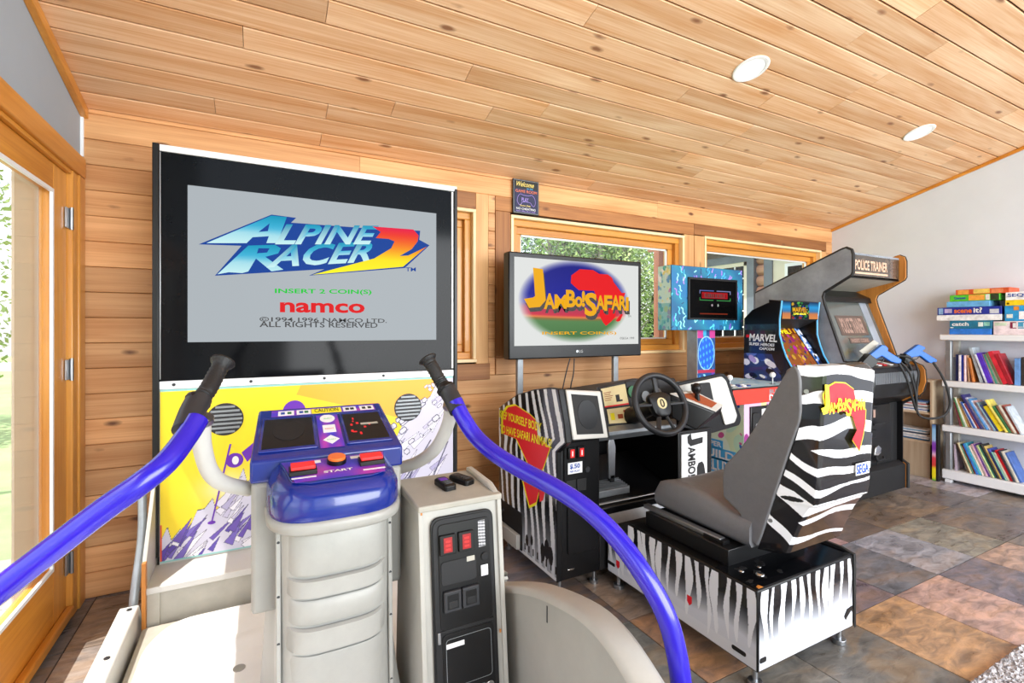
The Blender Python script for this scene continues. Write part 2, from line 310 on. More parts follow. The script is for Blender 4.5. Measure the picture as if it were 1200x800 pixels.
# ---------------------------------------------------------------- setting
def struct(o, label=None): o['kind'] = 'structure'; o['label'] = label or o.get('label', ''); return o
XL, XR, YB, YF = -.757, 5.42, 3.033, -3.0
SL = .27
def cz(y): return 2.365 + SL * (YB - y)
floor = struct(box('floor', M['grout'], None, XL - .15, XR + .15, YF, YB + .16, -.06, -.003), 'dark grouted bed under the slate tile floor')
R = random.Random(4)
TC = {(1, 3): 'c79a6a', (2, 3): 'c8a294', (3, 3): '77707c', (4, 3): 'c3a08a', (5, 3): '8a7c6c', (0, 3): '6d6a62', (-1, 3): '7a7468', (1, 4): '7b6a72', (2, 4): '6c7078', (3, 4): 'a3a5ae', (4, 4): '9a9585', (5, 4): '7c7068', (6, 4): '6f6868', (0, 4): '8f7a6a', (-1, 4): 'a87a55', (-2, 4): '676b66', (-3, 4): '7a7070',
      (1, 5): '5d5250', (2, 5): 'b8918c', (3, 5): '6d5a4a', (4, 5): '7d6650', (5, 5): '867565', (6, 5): '70696b', (7, 5): 'b3adb8', (-1, 5): '9d8877', (-2, 5): '5c4d4b', (-3, 5): '5a5054', (6, 6): '8f8c90', (5, 6): '857f80', (-6, 5): '8a7c72', (-6, 6): '9b8f86', (-6, 4): '8a7f7a', (-2, 6): '64606a', (7, 6): 'a7a4a8', (4, 6): '7b6c60'}
for i in range(-8, 9):
    for j in range(-6, 10):
        x0, x1 = max(1.9 + .433 * i, XL), min(1.9 + .433 * (i + 1), XR); y0, y1 = max(-.07 + .44 * j, YF), min(-.07 + .44 * (j + 1), YB + .02)
        if x1 - x0 < .03 or y1 - y0 < .03: continue
        o = box('floor_tile', M['tile'], floor, x0 + .0025, x1 - .0025, y0 + .0025, y1 - .0025, -.012, .001 * R.random(), 0)
        o.color = C4(TC.get((i, j + 1), R.choice(['7a7068', '8b7d70', '6b6a6c', '9a8672', '77707a'])))
# ceiling: backing slab and single planks
t = 1 / math.sqrt(1 + SL * SL)
ce = struct(MB().prism([(YB + .2, cz(YB + .2) + .018), (YF, cz(YF) + .018), (YF, cz(YF) + .12), (YB + .2, cz(YB + .2) + .12)], 'x', XL - .15, XR + .15).build('ceiling', M['gap'], None), 'sloping pine plank ceiling')
holes = [(2.365, 1.745), (4.195, 1.75)]
pl = .1195; k = 0; y = YB
while y > -.9:
    x = XL; first = R.uniform(.5, 2.2); n = 0
    while x < XR - .01:
        L_ = first if n == 0 else R.choice([1.5, 1.9, 2.3, 2.6]); n += 1; x1 = min(x + L_, XR)
        if XR - x1 < .35: x1 = XR
        hw, ht = (x1 - x) / 2 - .0012, pl / t / 2 - .0034
        m = MB(); c = .003
        m.prism([(-ht, .016), (-ht, c), (-ht + c, 0), (ht - c, 0), (ht, c), (ht, .016)], 'x', -hw, hw)
        o = m.build('ceiling_plank', M['ceil'], ce, 0, 0); ym = y - pl / 2; zz = .008 + R.uniform(-.0006, .0006)
        o.location = Vector(((x + x1) / 2, ym, cz(ym) + zz)) - W[ce]; o.rotation_euler = (-math.atan(SL), 0, 0)
        x = x1
    y -= pl; k += 1
for i, (x, y) in enumerate(holes):
    lt = thing('recessed_downlight', 'white round recessed downlight in the plank ceiling, ' + ('the larger one nearer the middle' if i == 0 else 'the smaller one nearer the grey wall'), 'light', (x, y, cz(y)), 'recessed ceiling downlights')
    a = math.atan(SL); nrm = Vector((0, -math.sin(a), -math.cos(a))); cpt = Vector((x, y, cz(y)))
    prof = [(.092, -.001), (.095, .004), (.09, .008), (.076, .007), (.072, .002)]
    m = MB(); rings = []; uu = Vector((1, 0, 0)); vv = nrm.cross(uu)
    for r_, h_ in prof: rings.append([cpt + nrm * h_ + (uu * math.cos(q) + vv * math.sin(q)) * r_ for q in [2 * math.pi * e / 40 for e in range(40)]])
    m.loft(rings, cap=False).build('trim_ring', M['lampw'], lt)
    MB().disc(cpt + nrm * .001, nrm, .074, .0035, 40).build('lens', M['lampi'], lt)
# walls
def wall_poly(y0, y1, z0=-.003): return [(y0, z0), (y1, z0), (y1, cz(y1) + .03), (y0, cz(y0) + .03)]
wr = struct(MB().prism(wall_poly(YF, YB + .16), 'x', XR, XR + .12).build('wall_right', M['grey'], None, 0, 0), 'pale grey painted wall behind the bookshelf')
wl = MB()
for (y0, y1, z0, z1) in ((YF, -1.42, 0, 2.04), (2.93, YB + .16, 0, 2.04)): wl.box(XL - .12, XL, y0, y1, z0, z1)
wl.prism([(YF, 2.04), (YB + .16, 2.04), (YB + .16, cz(YB + .16) + .03), (YF, cz(YF) + .03)], 'x', XL - .12, XL)
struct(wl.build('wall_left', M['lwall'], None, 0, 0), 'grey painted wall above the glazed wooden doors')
WIN = [(.42, 1.30, 1.08, 2.11), (1.565, 3.24, 1.105, 2.105), (3.485, 5.215, 1.11, 2.125)]
wb = MB(); xs = XL - .12
for (x0, x1, z0, z1) in WIN: wb.box(xs, x0, YB + .024, YB + .16, 0, 2.45); wb.box(x0, x1, YB + .024, YB + .16, 0, z0); wb.box(x0, x1, YB + .024, YB + .16, z1, 2.45); xs = x1
wb.box(xs, XR + .12, YB + .024, YB + .16, 0, 2.45)
wbo = struct(wb.build('wall_back', M['gap'], None, 0, 0), 'back wall clad in horizontal knotty pine boards')
bp_ = .1235
def board(x0, x1, z0, z1):
    c = .003; hy = .012; y = YB
    m = MB().prism([(y + .024, z0 + .001), (y + c, z0 + .001), (y, z0 + .001 + c), (y, z1 - .001 - c), (y + c, z1 - .001), (y + .024, z1 - .001)], 'x', x0 + .0008, x1 - .0008)
    m.build('wall_board', M['wall'], wbo, 0, 0)
for r_ in range(20):
    z0 = r_ * bp_; z1 = min(z0 + bp_, 2.372)
    if z1 - z0 < .02: continue
    spans = [(XL, XR)] if not 8 <= r_ <= 17 else [(XL, .33), (1.395, 1.445), (5.315, XR)]
    for a, b in spans:
        x = a
        while x < b - .01:
            x1 = min(x + R.choice([1.3, 1.8, 2.4]), b)
            if b - x1 < .3: x1 = b
            if b - a < 1.2: x1 = b
            board(x, x1, z0, z1); x = x1
# trim
struct(box('trim_1', M['pale_v'], None, -.418 + .0, -.378, YB - .016, YB - .001, .12, 2.12), 'narrow pale upright batten beside the tall screen cabinet')
struct(MB().prism([(YB, cz(YB) - .05), (YB, cz(YB) - .001), (-.9, cz(-.9) - .001), (-.9, cz(-.9) - .05)], 'x', XL, XL + .028).build('trim_2', M['oak_y'], None, .003), 'wooden strip along the top of the left wall')
struct(MB().prism([(YB, cz(YB) - .028), (YB, cz(YB) - .001), (-.9, cz(-.9) - .001), (-.9, cz(-.9) - .028)], 'x', XR - .02, XR).build('trim_3', M['oak_y'], None, .003), 'thin wooden strip along the top of the right wall')
struct(box('trim_4', M['trimw'], None, XL, XL + .012, YB - .012, YB - .001, 2.13, 2.34), 'thin white bead in the corner above the door')
# windows
for n, (x0, x1, z0, z1) in enumerate(WIN):
    w = thing('window_%d' % (n + 1), ['wood-framed window half hidden by the tall screen cabinet', 'wide wood-framed window behind the safari television', 'wood-framed window at the right end looking onto the log house'][n], 'window', ((x0 + x1) / 2, YB, z0)); del w['category']; w['kind'] = 'structure'
    ty0, ty1 = YB - .012, YB + .055; tw = .022
    box('outer_trim', M['pale'], w, x0, x1, ty0, ty1, z1 - tw, z1, .003); box('outer_trim', M['pale'], w, x0, x1, ty0 - .012, ty1, z0, z0 + tw, .003)
    box('outer_trim', M['pale_v'], w, x0, x0 + tw, ty0, ty1, z0 + tw, z1 - tw, .003); box('outer_trim', M['pale_v'], w, x1 - tw, x1, ty0, ty1, z0 + tw, z1 - tw, .003)
    a, b, c, d = x0 + tw, x1 - tw, z0 + tw, z1 - tw
    for st, (fw, fy0, fy1, nm) in enumerate(((.045, YB + .03, YB + .1, 'jamb'), (.05, YB + .065, YB + .12, 'sash'))):
        box(nm, M['oak'], w, a, b, fy0, fy1, d - fw, d, .004); box(nm, M['oak'], w, a, b, fy0, fy1, c, c + fw, .004)
        box(nm, M['oak_v'], w, a, a + fw, fy0, fy1, c + fw, d - fw, .004); box(nm, M['oak_v'], w, b - fw, b, fy0, fy1, c + fw, d - fw, .004)
        a += fw; b -= fw; c += fw; d -= fw
    for (p, q, r_, s_) in ((a, b, d - .012, d), (a, b, c, c + .012), (a, a + .012, c, d), (b - .012, b, c, d)): box('glazing_bead', M['trimw'], w, p, q, YB + .08, YB + .095, r_, s_)
    box('pane', M['glass'], w, a, b, YB + .088, YB + .092, c, d)
    if n == 0:
        box('casing_board', M['lite_wood_v'], w, 1.302, 1.393, YB - .004, YB + .022, .99, 2.222, .003); box('casing_board', M['dark_wood'], w, .34, 1.302, YB - .002, YB + .022, 2.112, 2.222, .003); box('casing_board', M['dark_wood'], w, .34, 1.4, YB - .018, YB - .004, .962, 1.07, .003)
    if n == 1:
        box('casing_board', M['dark_wood_v'], w, 1.447, 1.563, YB - .006, YB + .022, 1.105, 2.12, .003); box('casing_board', M['lite_wood_v'], w, 3.242, 3.362, YB - .002, YB + .022, 1.1, 2.12, .003)
        box('casing_board', M['dark_wood'], w, 1.447, 3.362, YB - .003, YB + .022, 2.122, 2.222, .003); box('casing_board', M['wall'], w, 1.447, 3.362, YB - .014, YB + .022, .99, 1.103, .003)
    if n == 2:
        box('casing_board', M['lite_wood_v'], w, 3.364, 3.483, YB - .006, YB + .022, .99, 2.12, .003); box('casing_board', M['lite_wood_v'], w, 5.217, 5.313, YB - .002, YB + .022, .99, 2.12, .003)
        box('casing_board', M['dark_wood'], w, 3.364, 5.313, YB - .004, YB + .022, 2.128, 2.222, .003); box('casing_board', M['wall'], w, 3.485, 5.215, YB - .002, YB + .022, .99, 1.108, .003)
# glazed doors in the left wall
for n, (y0, y1) in enumerate(((1.46, 2.86), (.04, 1.44), (-1.38, .02))):
    d = thing('door_%d' % (n + 1), 'varnished wooden door with a full-height glass pane' + (' and three hinges' if n == 0 else ''), 'door', (XL, (y0 + y1) / 2, 0)); del d['category']; d['kind'] = 'structure'
    xa, xb = XL - .055, XL - .008; sw = .155
    box('stile', M['oak_v'], d, xa, xb, y1 - sw, y1, .02, 2.0, .003); box('stile', M['oak_v'], d, xa, xb, y0, y0 + sw, .02, 2.0, .003)
    box('rail', M['oak_y'], d, xa, xb, y0 + sw, y1 - sw, 1.89, 2.0, .003); box('rail', M['oak_y'], d, xa, xb, y0 + sw, y1 - sw, .02, .285, .003)
    g0, g1 = y0 + sw, y1 - sw
    for (p, q, r_, s_) in ((g0, g1, 1.875, 1.89), (g0, g1, .285, .3), (g0, g0 + .014, .3, 1.875), (g1 - .014, g1, .3, 1.875)): box('glazing_bead', M['trimw'], d, xb - .008, xb + .003, p, q, r_, s_)
    box('pane', M['glass'], d, XL - .034, XL - .03, g0, g1, .285, 1.89)
    box('weather_bar', M['oak_y'], d, xb, xb + .03, y0, y1, .02, .06, .006)
    if n == 0:
        for z in (1.80, 1.12, .25):
            h = MB().tube([(XL + .008, y1 + .012, z - .05), (XL + .008, y1 + .012, z + .05)], .008, 12).build('hinge', M['steel'], d)
            MB().box(XL - .006, XL + .001, y1 - .028, y1 + .01, z - .045, z + .045).build('hinge_leaf', M['steel'], h, .001)
struct(box('trim_5', M['oak_v'], None, XL - .03, XL + .012, 2.872, 2.935, 0, 2.02, .004), 'upright door jamb nearest the pine wall')
struct(box('trim_6', M['oak_v'], None, XL - .0, XL + .02, 2.938, 3.02, 0, 2.02, .006), 'upright door casing nearest the pine wall')
struct(box('trim_7', M['oak_y'], None, XL - .0, XL + .022, -1.45, 3.02, 2.02, 2.115, .004), 'wooden head casing over the doors')
struct(box('trim_8', M['oak_y'], None, XL - .055, XL + .008, -1.4, 2.87, 2.002, 2.02, .002), 'thin stop under the door head casing')
struct(box('trim_9', M['oak_y'], None, XL - .1, XL + .0, -1.42, 2.93, -.002, .018, .004), 'wooden door sill')

# ---------------------------------------------------------------- outside
gr = struct(box('ground_outside', M['grass'], None, -30, 30, -10, 40, -.5, -.3), 'lawn outside the windows')
dk = thing('timber_deck', 'pale sunlit timber deck outside the glazed door', 'deck', (-2.3, 1.0, -.1))
for k in range(24): box('deck_board', M['deck'], dk, -4.3, XL - .13, -1.7 + k * .24, -1.7 + k * .24 + .232, -.14, -.1)
sc = thing('woven_screen', 'beige woven exterior screen hanging just outside the glass door', 'screen', (XL - .084, 2.74, .03)); box('fabric', M['weave'], sc, XL - .088, XL - .08, 2.555, 2.92, .03, 1.985, 0); box('top_bar', M['white'], sc, XL - .092, XL - .076, 2.555, 2.92, 1.985, 2.0)
sf = thing('outdoor_armchair', 'dark grey woven garden armchair on the deck outside the door', 'chair', (-3.1, 4.8 - 1.2, -.1))
bx = -3.2; by = 3.5
box('seat', M['sofa'], sf, bx - .35, bx + .35, by - .35, by + .35, .1, .32, .03); box('backrest', M['sofa'], sf, bx - .35, bx + .35, by + .25, by + .4, .32, .85, .03); box('arm', M['sofa'], sf, bx + .33, bx + .45, by - .35, by + .4, .0, .6, .03); box('arm', M['sofa'], sf, bx - .45, bx - .33, by - .35, by + .4, .0, .6, .03)
for a, b in ((-.4, -.3), (.4, -.3), (-.4, .35), (.4, .35)): box('leg', M['darkg'], sf, bx + a - .03, bx + a + .03, by + b - .03, by + b + .03, -.1, .1)
rl = thing('deck_railing', 'white railing at the far edge of the deck', 'railing', (-3, 4.3, -.1)); box('top_rail', M['trimw'], rl, -7, -1.5, 6.38, 6.44, .9, .98)
for k in range(6): box('post', M['trimw'], rl, -6.9 + k * 1.05, -6.82 + k * 1.05, 6.37, 6.45, -.3, .95)
# the log house wing that runs out from this room's right end
hs = thing('log_house_wing', 'weathered log house wing with slate blue window trims seen through the windows', 'house', (6.2, 4.9, -.3))
HX = 5.6; y1_ = 5.55
box('wall_core', M['bark'], hs, HX + .14, HX + 1.4, 3.3, y1_ - .1, -.3, 3.0)
k = 0; z = -.25
while z < 2.9:
    for (a, b) in ((3.95, 4.13), (5.0, y1_ + .12)) if .98 < z < 2.28 else (((3.95, y1_ + .12),)):
        MB().tube([(HX + .12, a, z + .07), (HX + .12, b, z + .07)], .073, 12).build('log', M['log'], hs)
    z += .14; k += 1
wd = MB(); wy0, wy1, wz0, wz1 = 4.19, 4.95, 1.12, 2.18
for (p, q, r_, s_) in ((wy0 - .07, wy1 + .08, wz1, wz1 + .11), (wy0 - .07, wy0, wz0 - .1, wz1), (wy1, wy1 + .08, wz0 - .1, wz1), (wy0, wy1, wz0 - .1, wz0)): wd.box(HX - .02, HX + .06, p, q, r_, s_)
box('trim_board', M['slate_trim'], hs, HX, HX + .1, wy0 - .1, wy0, wz0 - .15, wz1 + .1); box('trim_board', M['slate_trim'], hs, HX, HX + .1, wy0, wy1 + .1, wz1, wz1 + .1); box('trim_board', M['slate_trim'], hs, HX, HX + .1, wy1, wy1 + .1, wz0 - .15, wz1); box('trim_board', M['slate_trim'], hs, HX, HX + .1, 3.84, 3.95, -.3, 2.4)
wn_ = box('window', M['cream_wall'], hs, HX + .05, HX + .09, wy0, wy1, wz0, wz1)
wn2 = box('sash', M['bezel'], hs, HX + .03, HX + .06, wy0 + .05, wy1 - .05, wz0 + .05, wz1 - .05)
for k in range(1, 4): box('glazing_bar', M['trimw'], hs, HX + .015, HX + .04, wy0 + k * (wy1 - wy0) / 4 - .008, wy0 + k * (wy1 - wy0) / 4 + .008, wz0, wz1)
for k in range(1, 5): box('glazing_bar', M['trimw'], hs, HX + .016, HX + .041, wy0, wy1, wz0 + k * (wz1 - wz0) / 5 - .008, wz0 + k * (wz1 - wz0) / 5 + .008)
box('window_frame', M['cream_wall'], hs, HX + .01, HX + .07, wy0, wy0 + .05, wz0, wz1); box('window_frame', M['cream_wall'], hs, HX + .01, HX + .07, wy1 - .05, wy1, wz0, wz1); box('window_frame', M['cream_wall'], hs, HX + .01, HX + .07, wy0, wy1, wz1 - .05, wz1); box('window_frame', M['cream_wall'], hs, HX + .01, HX + .07, wy0, wy1, wz0, wz0 + .05)
box('porch_wall', M['cream_wall'], hs, HX + .02, HX + .1, 3.3, 3.84, -.3, 2.3)
box('porch_window', M['bezel'], hs, HX, HX + .03, 3.47, 3.64, 1.5, 2.05); box('porch_window_frame', M['trimw'], hs, HX + .005, HX + .025, 3.43, 3.68, 1.46, 2.09)
MB().prism([(HX - .28, 2.52), (HX + 1.5, 3.2), (HX + 1.5, 3.3), (HX - .28, 2.62)], 'y', 3.3, 5.65).build('roof', M['shingle'], hs)
box('fascia', M['postw'], hs, HX - .32, HX - .27, 3.3, 5.65, 2.48, 2.64)
for k in range(5): MB().bar((HX - .25, 3.6 + k * .45, 2.47), (HX + .3, 3.6 + k * .45, 2.68), .09, .12).build('rafter', M['log'], hs)
pw = thing('porch_post', 'brown square porch post in front of the log ends outside the middle window', 'post', (5.02, 5.15, -.3)); box('shaft', M['postw'], pw, 4.97, 5.07, 5.1, 5.2, -.3, 3.0)
# trees
def leafy(seed, h, r0, n, base, mat_, conifer=False):
    R_ = random.Random(seed); m = MB()
    for _ in range(n):
        if conifer:
            f = R_.random() ** .8; z = base + (h - base) * f; rr = r0 * (1 - f) * (.35 + .65 * R_.random())
        else:
            f = R_.random(); z = base + (h - base) * f; rr = r0 * math.sin(math.pi * (.12 + .86 * f)) ** .6 * R_.random() ** .5
        a = R_.uniform(0, 6.283); x, y = rr * math.cos(a), rr * math.sin(a); s_ = R_.uniform(.03, .068) * (1.1 if conifer else 1)
        d = Vector((R_.gauss(0, 1), R_.gauss(0, 1), R_.gauss(0, .7))).normalized() * s_; e = Vector((R_.gauss(0, 1), R_.gauss(0, 1), R_.gauss(0, 1))).normalized() * s_ * .7
        p = Vector((x, y, z)); m.v += [tuple(p + d), tuple(p + e), tuple(p - d), tuple(p - e)]; k_ = len(m.v); m.f.append((k_ - 4, k_ - 3, k_ - 2, k_ - 1))
    me = bpy.data.meshes.new('foliage'); me.from_pydata(m.v, [], m.f); me.materials.append(mat_); return me
def trunk_mesh(seed, h):
    R_ = random.Random(seed); m = MB(); m.tube([(0, 0, 0), (.05, 0, h * .35), (-.04, .05, h * .7), (0, 0, h * .98)], [.09, .07, .05, .015], 8, 4)
    for _ in range(14):
        z = R_.uniform(.2, .9) * h; a = R_.uniform(0, 6.28); l = R_.uniform(.5, 1.1); m.tube([(0, 0, z), (l * math.cos(a), l * math.sin(a), z + l * .9)], [.025, .008], 5)
    me = bpy.data.meshes.new('trunk'); me.from_pydata(m.v, [], m.f); me.materials.append(M['bark']); return me
kinds = [(leafy(1, 6.2, 1.0, 3000, .5, M['leaf_a']), trunk_mesh(1, 6), 'slender spring tree with pale green leaves in the wood outside', 'pale green trees'), (leafy(2, 6.8, 1.1, 3600, .3, M['leaf_b']), trunk_mesh(2, 6.6), 'fuller fresh green tree in the wood outside', 'fresh green trees'), (leafy(3, 4.6, .9, 4200, .1, M['needle'], True), trunk_mesh(3, 4.4), 'dark pointed spruce among the pale trees outside', 'dark spruces')]
def tree(k, x, y, s_=1.0):
    f, tr, lb, g = kinds[k]; t_ = thing('spruce_tree' if k == 2 else 'deciduous_tree', lb, 'tree', (x, y, -.32), g)
    for nm, me in (('foliage', f), ('trunk', tr)):
        o = bpy.data.objects.new(nm, me); COL.objects.link(o); o.parent = t_
        if nm == 'foliage': o['kind'] = 'stuff'
    t_.scale = (s_,) * 3; t_.rotation_euler = (0, 0, R.uniform(0, 6.28))
for k in range(34):
    yy = R.uniform(10.5, 17); xx = yy * R.uniform(.42, 1.08); tree(R.choice([0, 0, 1, 1, 0]), xx, yy, R.uniform(.75, 1.2))
for k in range(9): yy = R.uniform(9.5, 14); tree(2, yy * R.uniform(.45, 1.0), yy, R.uniform(.5, .85))
for k in range(9): yy = R.uniform(9, 13); tree(R.choice([0, 1]), -yy * R.uniform(.3, .95), yy, R.uniform(.8, 1.1))
# a leafy bush near the far end of the log wing
bs = tag(place('leafy_bush', leafy(9, 1.9, .75, 3000, .0, M['leaf_a']), None, None), 'bright green bush just left of the brown porch post outside', 'bush'); bs.location = (4.9, 6.6, -.3); bs['kind'] = 'stuff'

# ---------------------------------------------------------------- ski game: tall screen cabinet
YS = 2.62
ar = thing('screen_cabinet', 'tall ski racing arcade cabinet with big grey screen above yellow mountain art', 'arcade machine', (.3, 2.8, 0))
box('body', M['blackm'], ar, -.40, .995, YS + .03, 2.98, .02, 2.085, .004)
box('edge_strip', M['black'], ar, -.412, -.388, YS - .012, YS + .2, .30, 2.118, .003); box('edge_strip', M['black'], ar, .988, 1.006, YS - .012, YS + .2, .05, 2.1, .003)
box('side_bead', M['trimw'], ar, .974, .984, YS - .004, YS + .02, 1.08, 2.083, .001)
box('top_board', M['trimw'], ar, -.386, 1.004, YS - .01, YS + .36, 2.086, 2.114, .002)
box('bezel', M['bezel'], ar, -.387, .973, YS, YS + .03, 1.072, 2.086, .002)
box('side_bead', M['steel'], ar, -.387, -.382, YS - .004, YS + .02, 1.08, 2.083, .001)
def scr_bg(u, v): A = canvas(u, 'a9b0b5'); return A
sx0, sx1, sz0, sz1 = -.283, .883, 1.243, 1.95
scn = printed('screen', plane_fn((sx0, YS - .003, sz0), (1, 0, 0), (0, 0, 1), sx1 - sx0, sz1 - sz0), scr_bg, 3, 3, M['screen'], ar, 'lit grey screen with the ski racing title')
def flat_poly(name, pts, y, mt, parent, th=.0006, colf=None, label=None):   # pts (x,z) facing -Y
    bm = bmesh.new(); vs = [bm.verts.new((p[0], y, p[1])) for p in pts]; f_ = bm.faces.new(vs); f_.normal_update()
    if f_.normal.y > 0: f_.normal_flip()
    bmesh.ops.triangulate(bm, faces=bm.faces, quad_method='BEAUTY', ngon_method='EAR_CLIP')
    if colf is not None:
        for _ in range(3): bmesh.ops.subdivide_edges(bm, edges=bm.edges, cuts=1, use_grid_fill=True)
    me = bpy.data.meshes.new(name); bm.to_mesh(me); bm.free()
    if colf is not None:
        a = np.empty(len(me.vertices) * 3); me.vertices.foreach_get('co', a); a = a.reshape(-1, 3); q = (a - a.min(0)) / np.maximum(np.ptp(a, axis=0), 1e-6)
        ca = me.color_attributes.new('Col', 'FLOAT_COLOR', 'POINT'); cc = np.ones((len(a), 4)); cc[:, :3] = lin(colf(q[:, 0], q[:, 2])); ca.data.foreach_set('color', cc.ravel())
    o = place(name, me, mt, parent)
    if label: o['label'] = label
    return o
def ramp(stops):
    ps = [s_[0] for s_ in stops]; cs = np.array([hx(s_[1]) for s_ in stops])
    return lambda x: np.stack([np.interp(x, ps, cs[:, i]) for i in range(3)], -1)
ice = ramp([(0, 'c8ecec'), (.4, 'a2d8e4'), (.6, '43b0d4'), (1, '1592b4')]); fire = ramp([(0, 'f8f218'), (.35, 'f6e012'), (.6, 'f08a18'), (.85, 'e83a28'), (1, 'e0184c')])
lg = flat_poly('logo_backing', [(-0.241,1.686),(0.055,1.853),(0.164,1.849),(0.141,1.823),(0.531,1.831),(0.79,1.844),(0.785,1.794),(0.843,1.768),(0.704,1.634),(0.222,1.568),(0.294,1.604),(-0.178,1.547),(-0.071,1.693)], YS - .005, M['blues'], scn, label='dark blue backing of the title lettering')
flat_poly('logo_letter', [(-0.211,1.694),(0.055,1.848),(0.122,1.848),(0.081,1.718),(0.033,1.714),(0.044,1.748),(-0.025,1.737),(-0.05,1.707)], YS - .0062, M['screen'], scn, colf=lambda u, v: ice(v))
flat_poly('logo_gap', [(0,1.764),(0.047,1.81),(0.04,1.772)], YS - .0068, M['blues'], scn)
def up(p, q): return (q[0] - p[0], 0, q[1] - p[1])
def word(s_, bl, br, tl, mt, parent, y, shear=.35, fat=.012, col=None, wall=None):
    w = (br[0] - bl[0]); h = tl[1] - bl[1]; return text('lettering', s_, (bl[0], y, bl[1]), (w, 0, br[1] - bl[1]), (0, 0, 1), w, h, mt, parent, .0008, shear, fat, col)
a, b, c_ = [(0.07,1.711),(0.566,1.751),(0.099,1.809)]
word('LPINE', a, b, c_, M['screen'], scn, YS - .006, .38, .03, lambda u, v: ice(v))
a, b, c_ = [(0.033,1.595),(0.535,1.656),(0.047,1.703)]
word('ACER', a, b, c_, M['screen'], scn, YS - .006, .38, .03, lambda u, v: ice(v))
flat_poly('logo_letter', [(-0.168,1.554),(-0.043,1.696),(0.07,1.709),(0.096,1.694),(0.084,1.668),(0.029,1.648),(0.107,1.591),(0.055,1.58),(-0.011,1.637),(-0.043,1.574),(-0.068,1.565),(-0.123,1.566)], YS - .0062, M['screen'], scn, colf=lambda u, v: ice(v))
flat_poly('logo_gap', [(0,1.687),(0.047,1.69),(0.036,1.669),(-0.007,1.662)], YS - .0068, M['blues'], scn)
flat_poly('logo_numeral', [(0.531,1.842),(0.751,1.847),(0.78,1.817),(0.775,1.784),(0.742,1.739),(0.676,1.697),(0.723,1.703),(0.828,1.76),(0.694,1.64),(0.238,1.573),(0.54,1.674),(0.63,1.735),(0.648,1.773),(0.616,1.784),(0.549,1.783),(0.575,1.817)], YS - .0072, M['screen'], scn, colf=lambda u, v: fire(v), label='red to yellow numeral 2')
a, b, c_ = [(0.709,1.616),(0.765,1.619),(0.709,1.637)]; word('TM', a, b, c_, M['blues'], scn, YS - .006, 0)
a, b, c_ = [(0.07,1.469),(0.527,1.48),(0.07,1.498)]; word('INSERT 2 COIN(S)', a, b, c_, M['greens'], scn, YS - .006, 0, .02)
a, b, c_ = [(0.092,1.383),(0.492,1.385),(0.092,1.433)]; word('namco', a, b, c_, M['reds'], scn, YS - .006, 0, .03)
a, b, c_ = [(0.004,1.335),(0.607,1.332),(0.004,1.361)]; word('©1994,1996 NAMCO LTD.', a, b, c_, M['darks'], scn, YS - .006, 0, .012)
a, b, c_ = [(0.004,1.312),(0.558,1.309),(0.004,1.339)]; word('ALL RIGHTS RESERVED', a, b, c_, M['darks'], scn, YS - .0062, 0, .012)
box('band', M['trimw'], ar, -.387, .985, YS - .006, YS + .02, 1.036, 1.071, .002)
for x in [(-0.334,1.061),(-0.032,1.061),(0.294,1.059),(0.589,1.054)]: MB().disc((x[0], YS - .006, 1.055), (0, -1, 0), .007, .003, 10).build('screw', M['darkg'], ar)
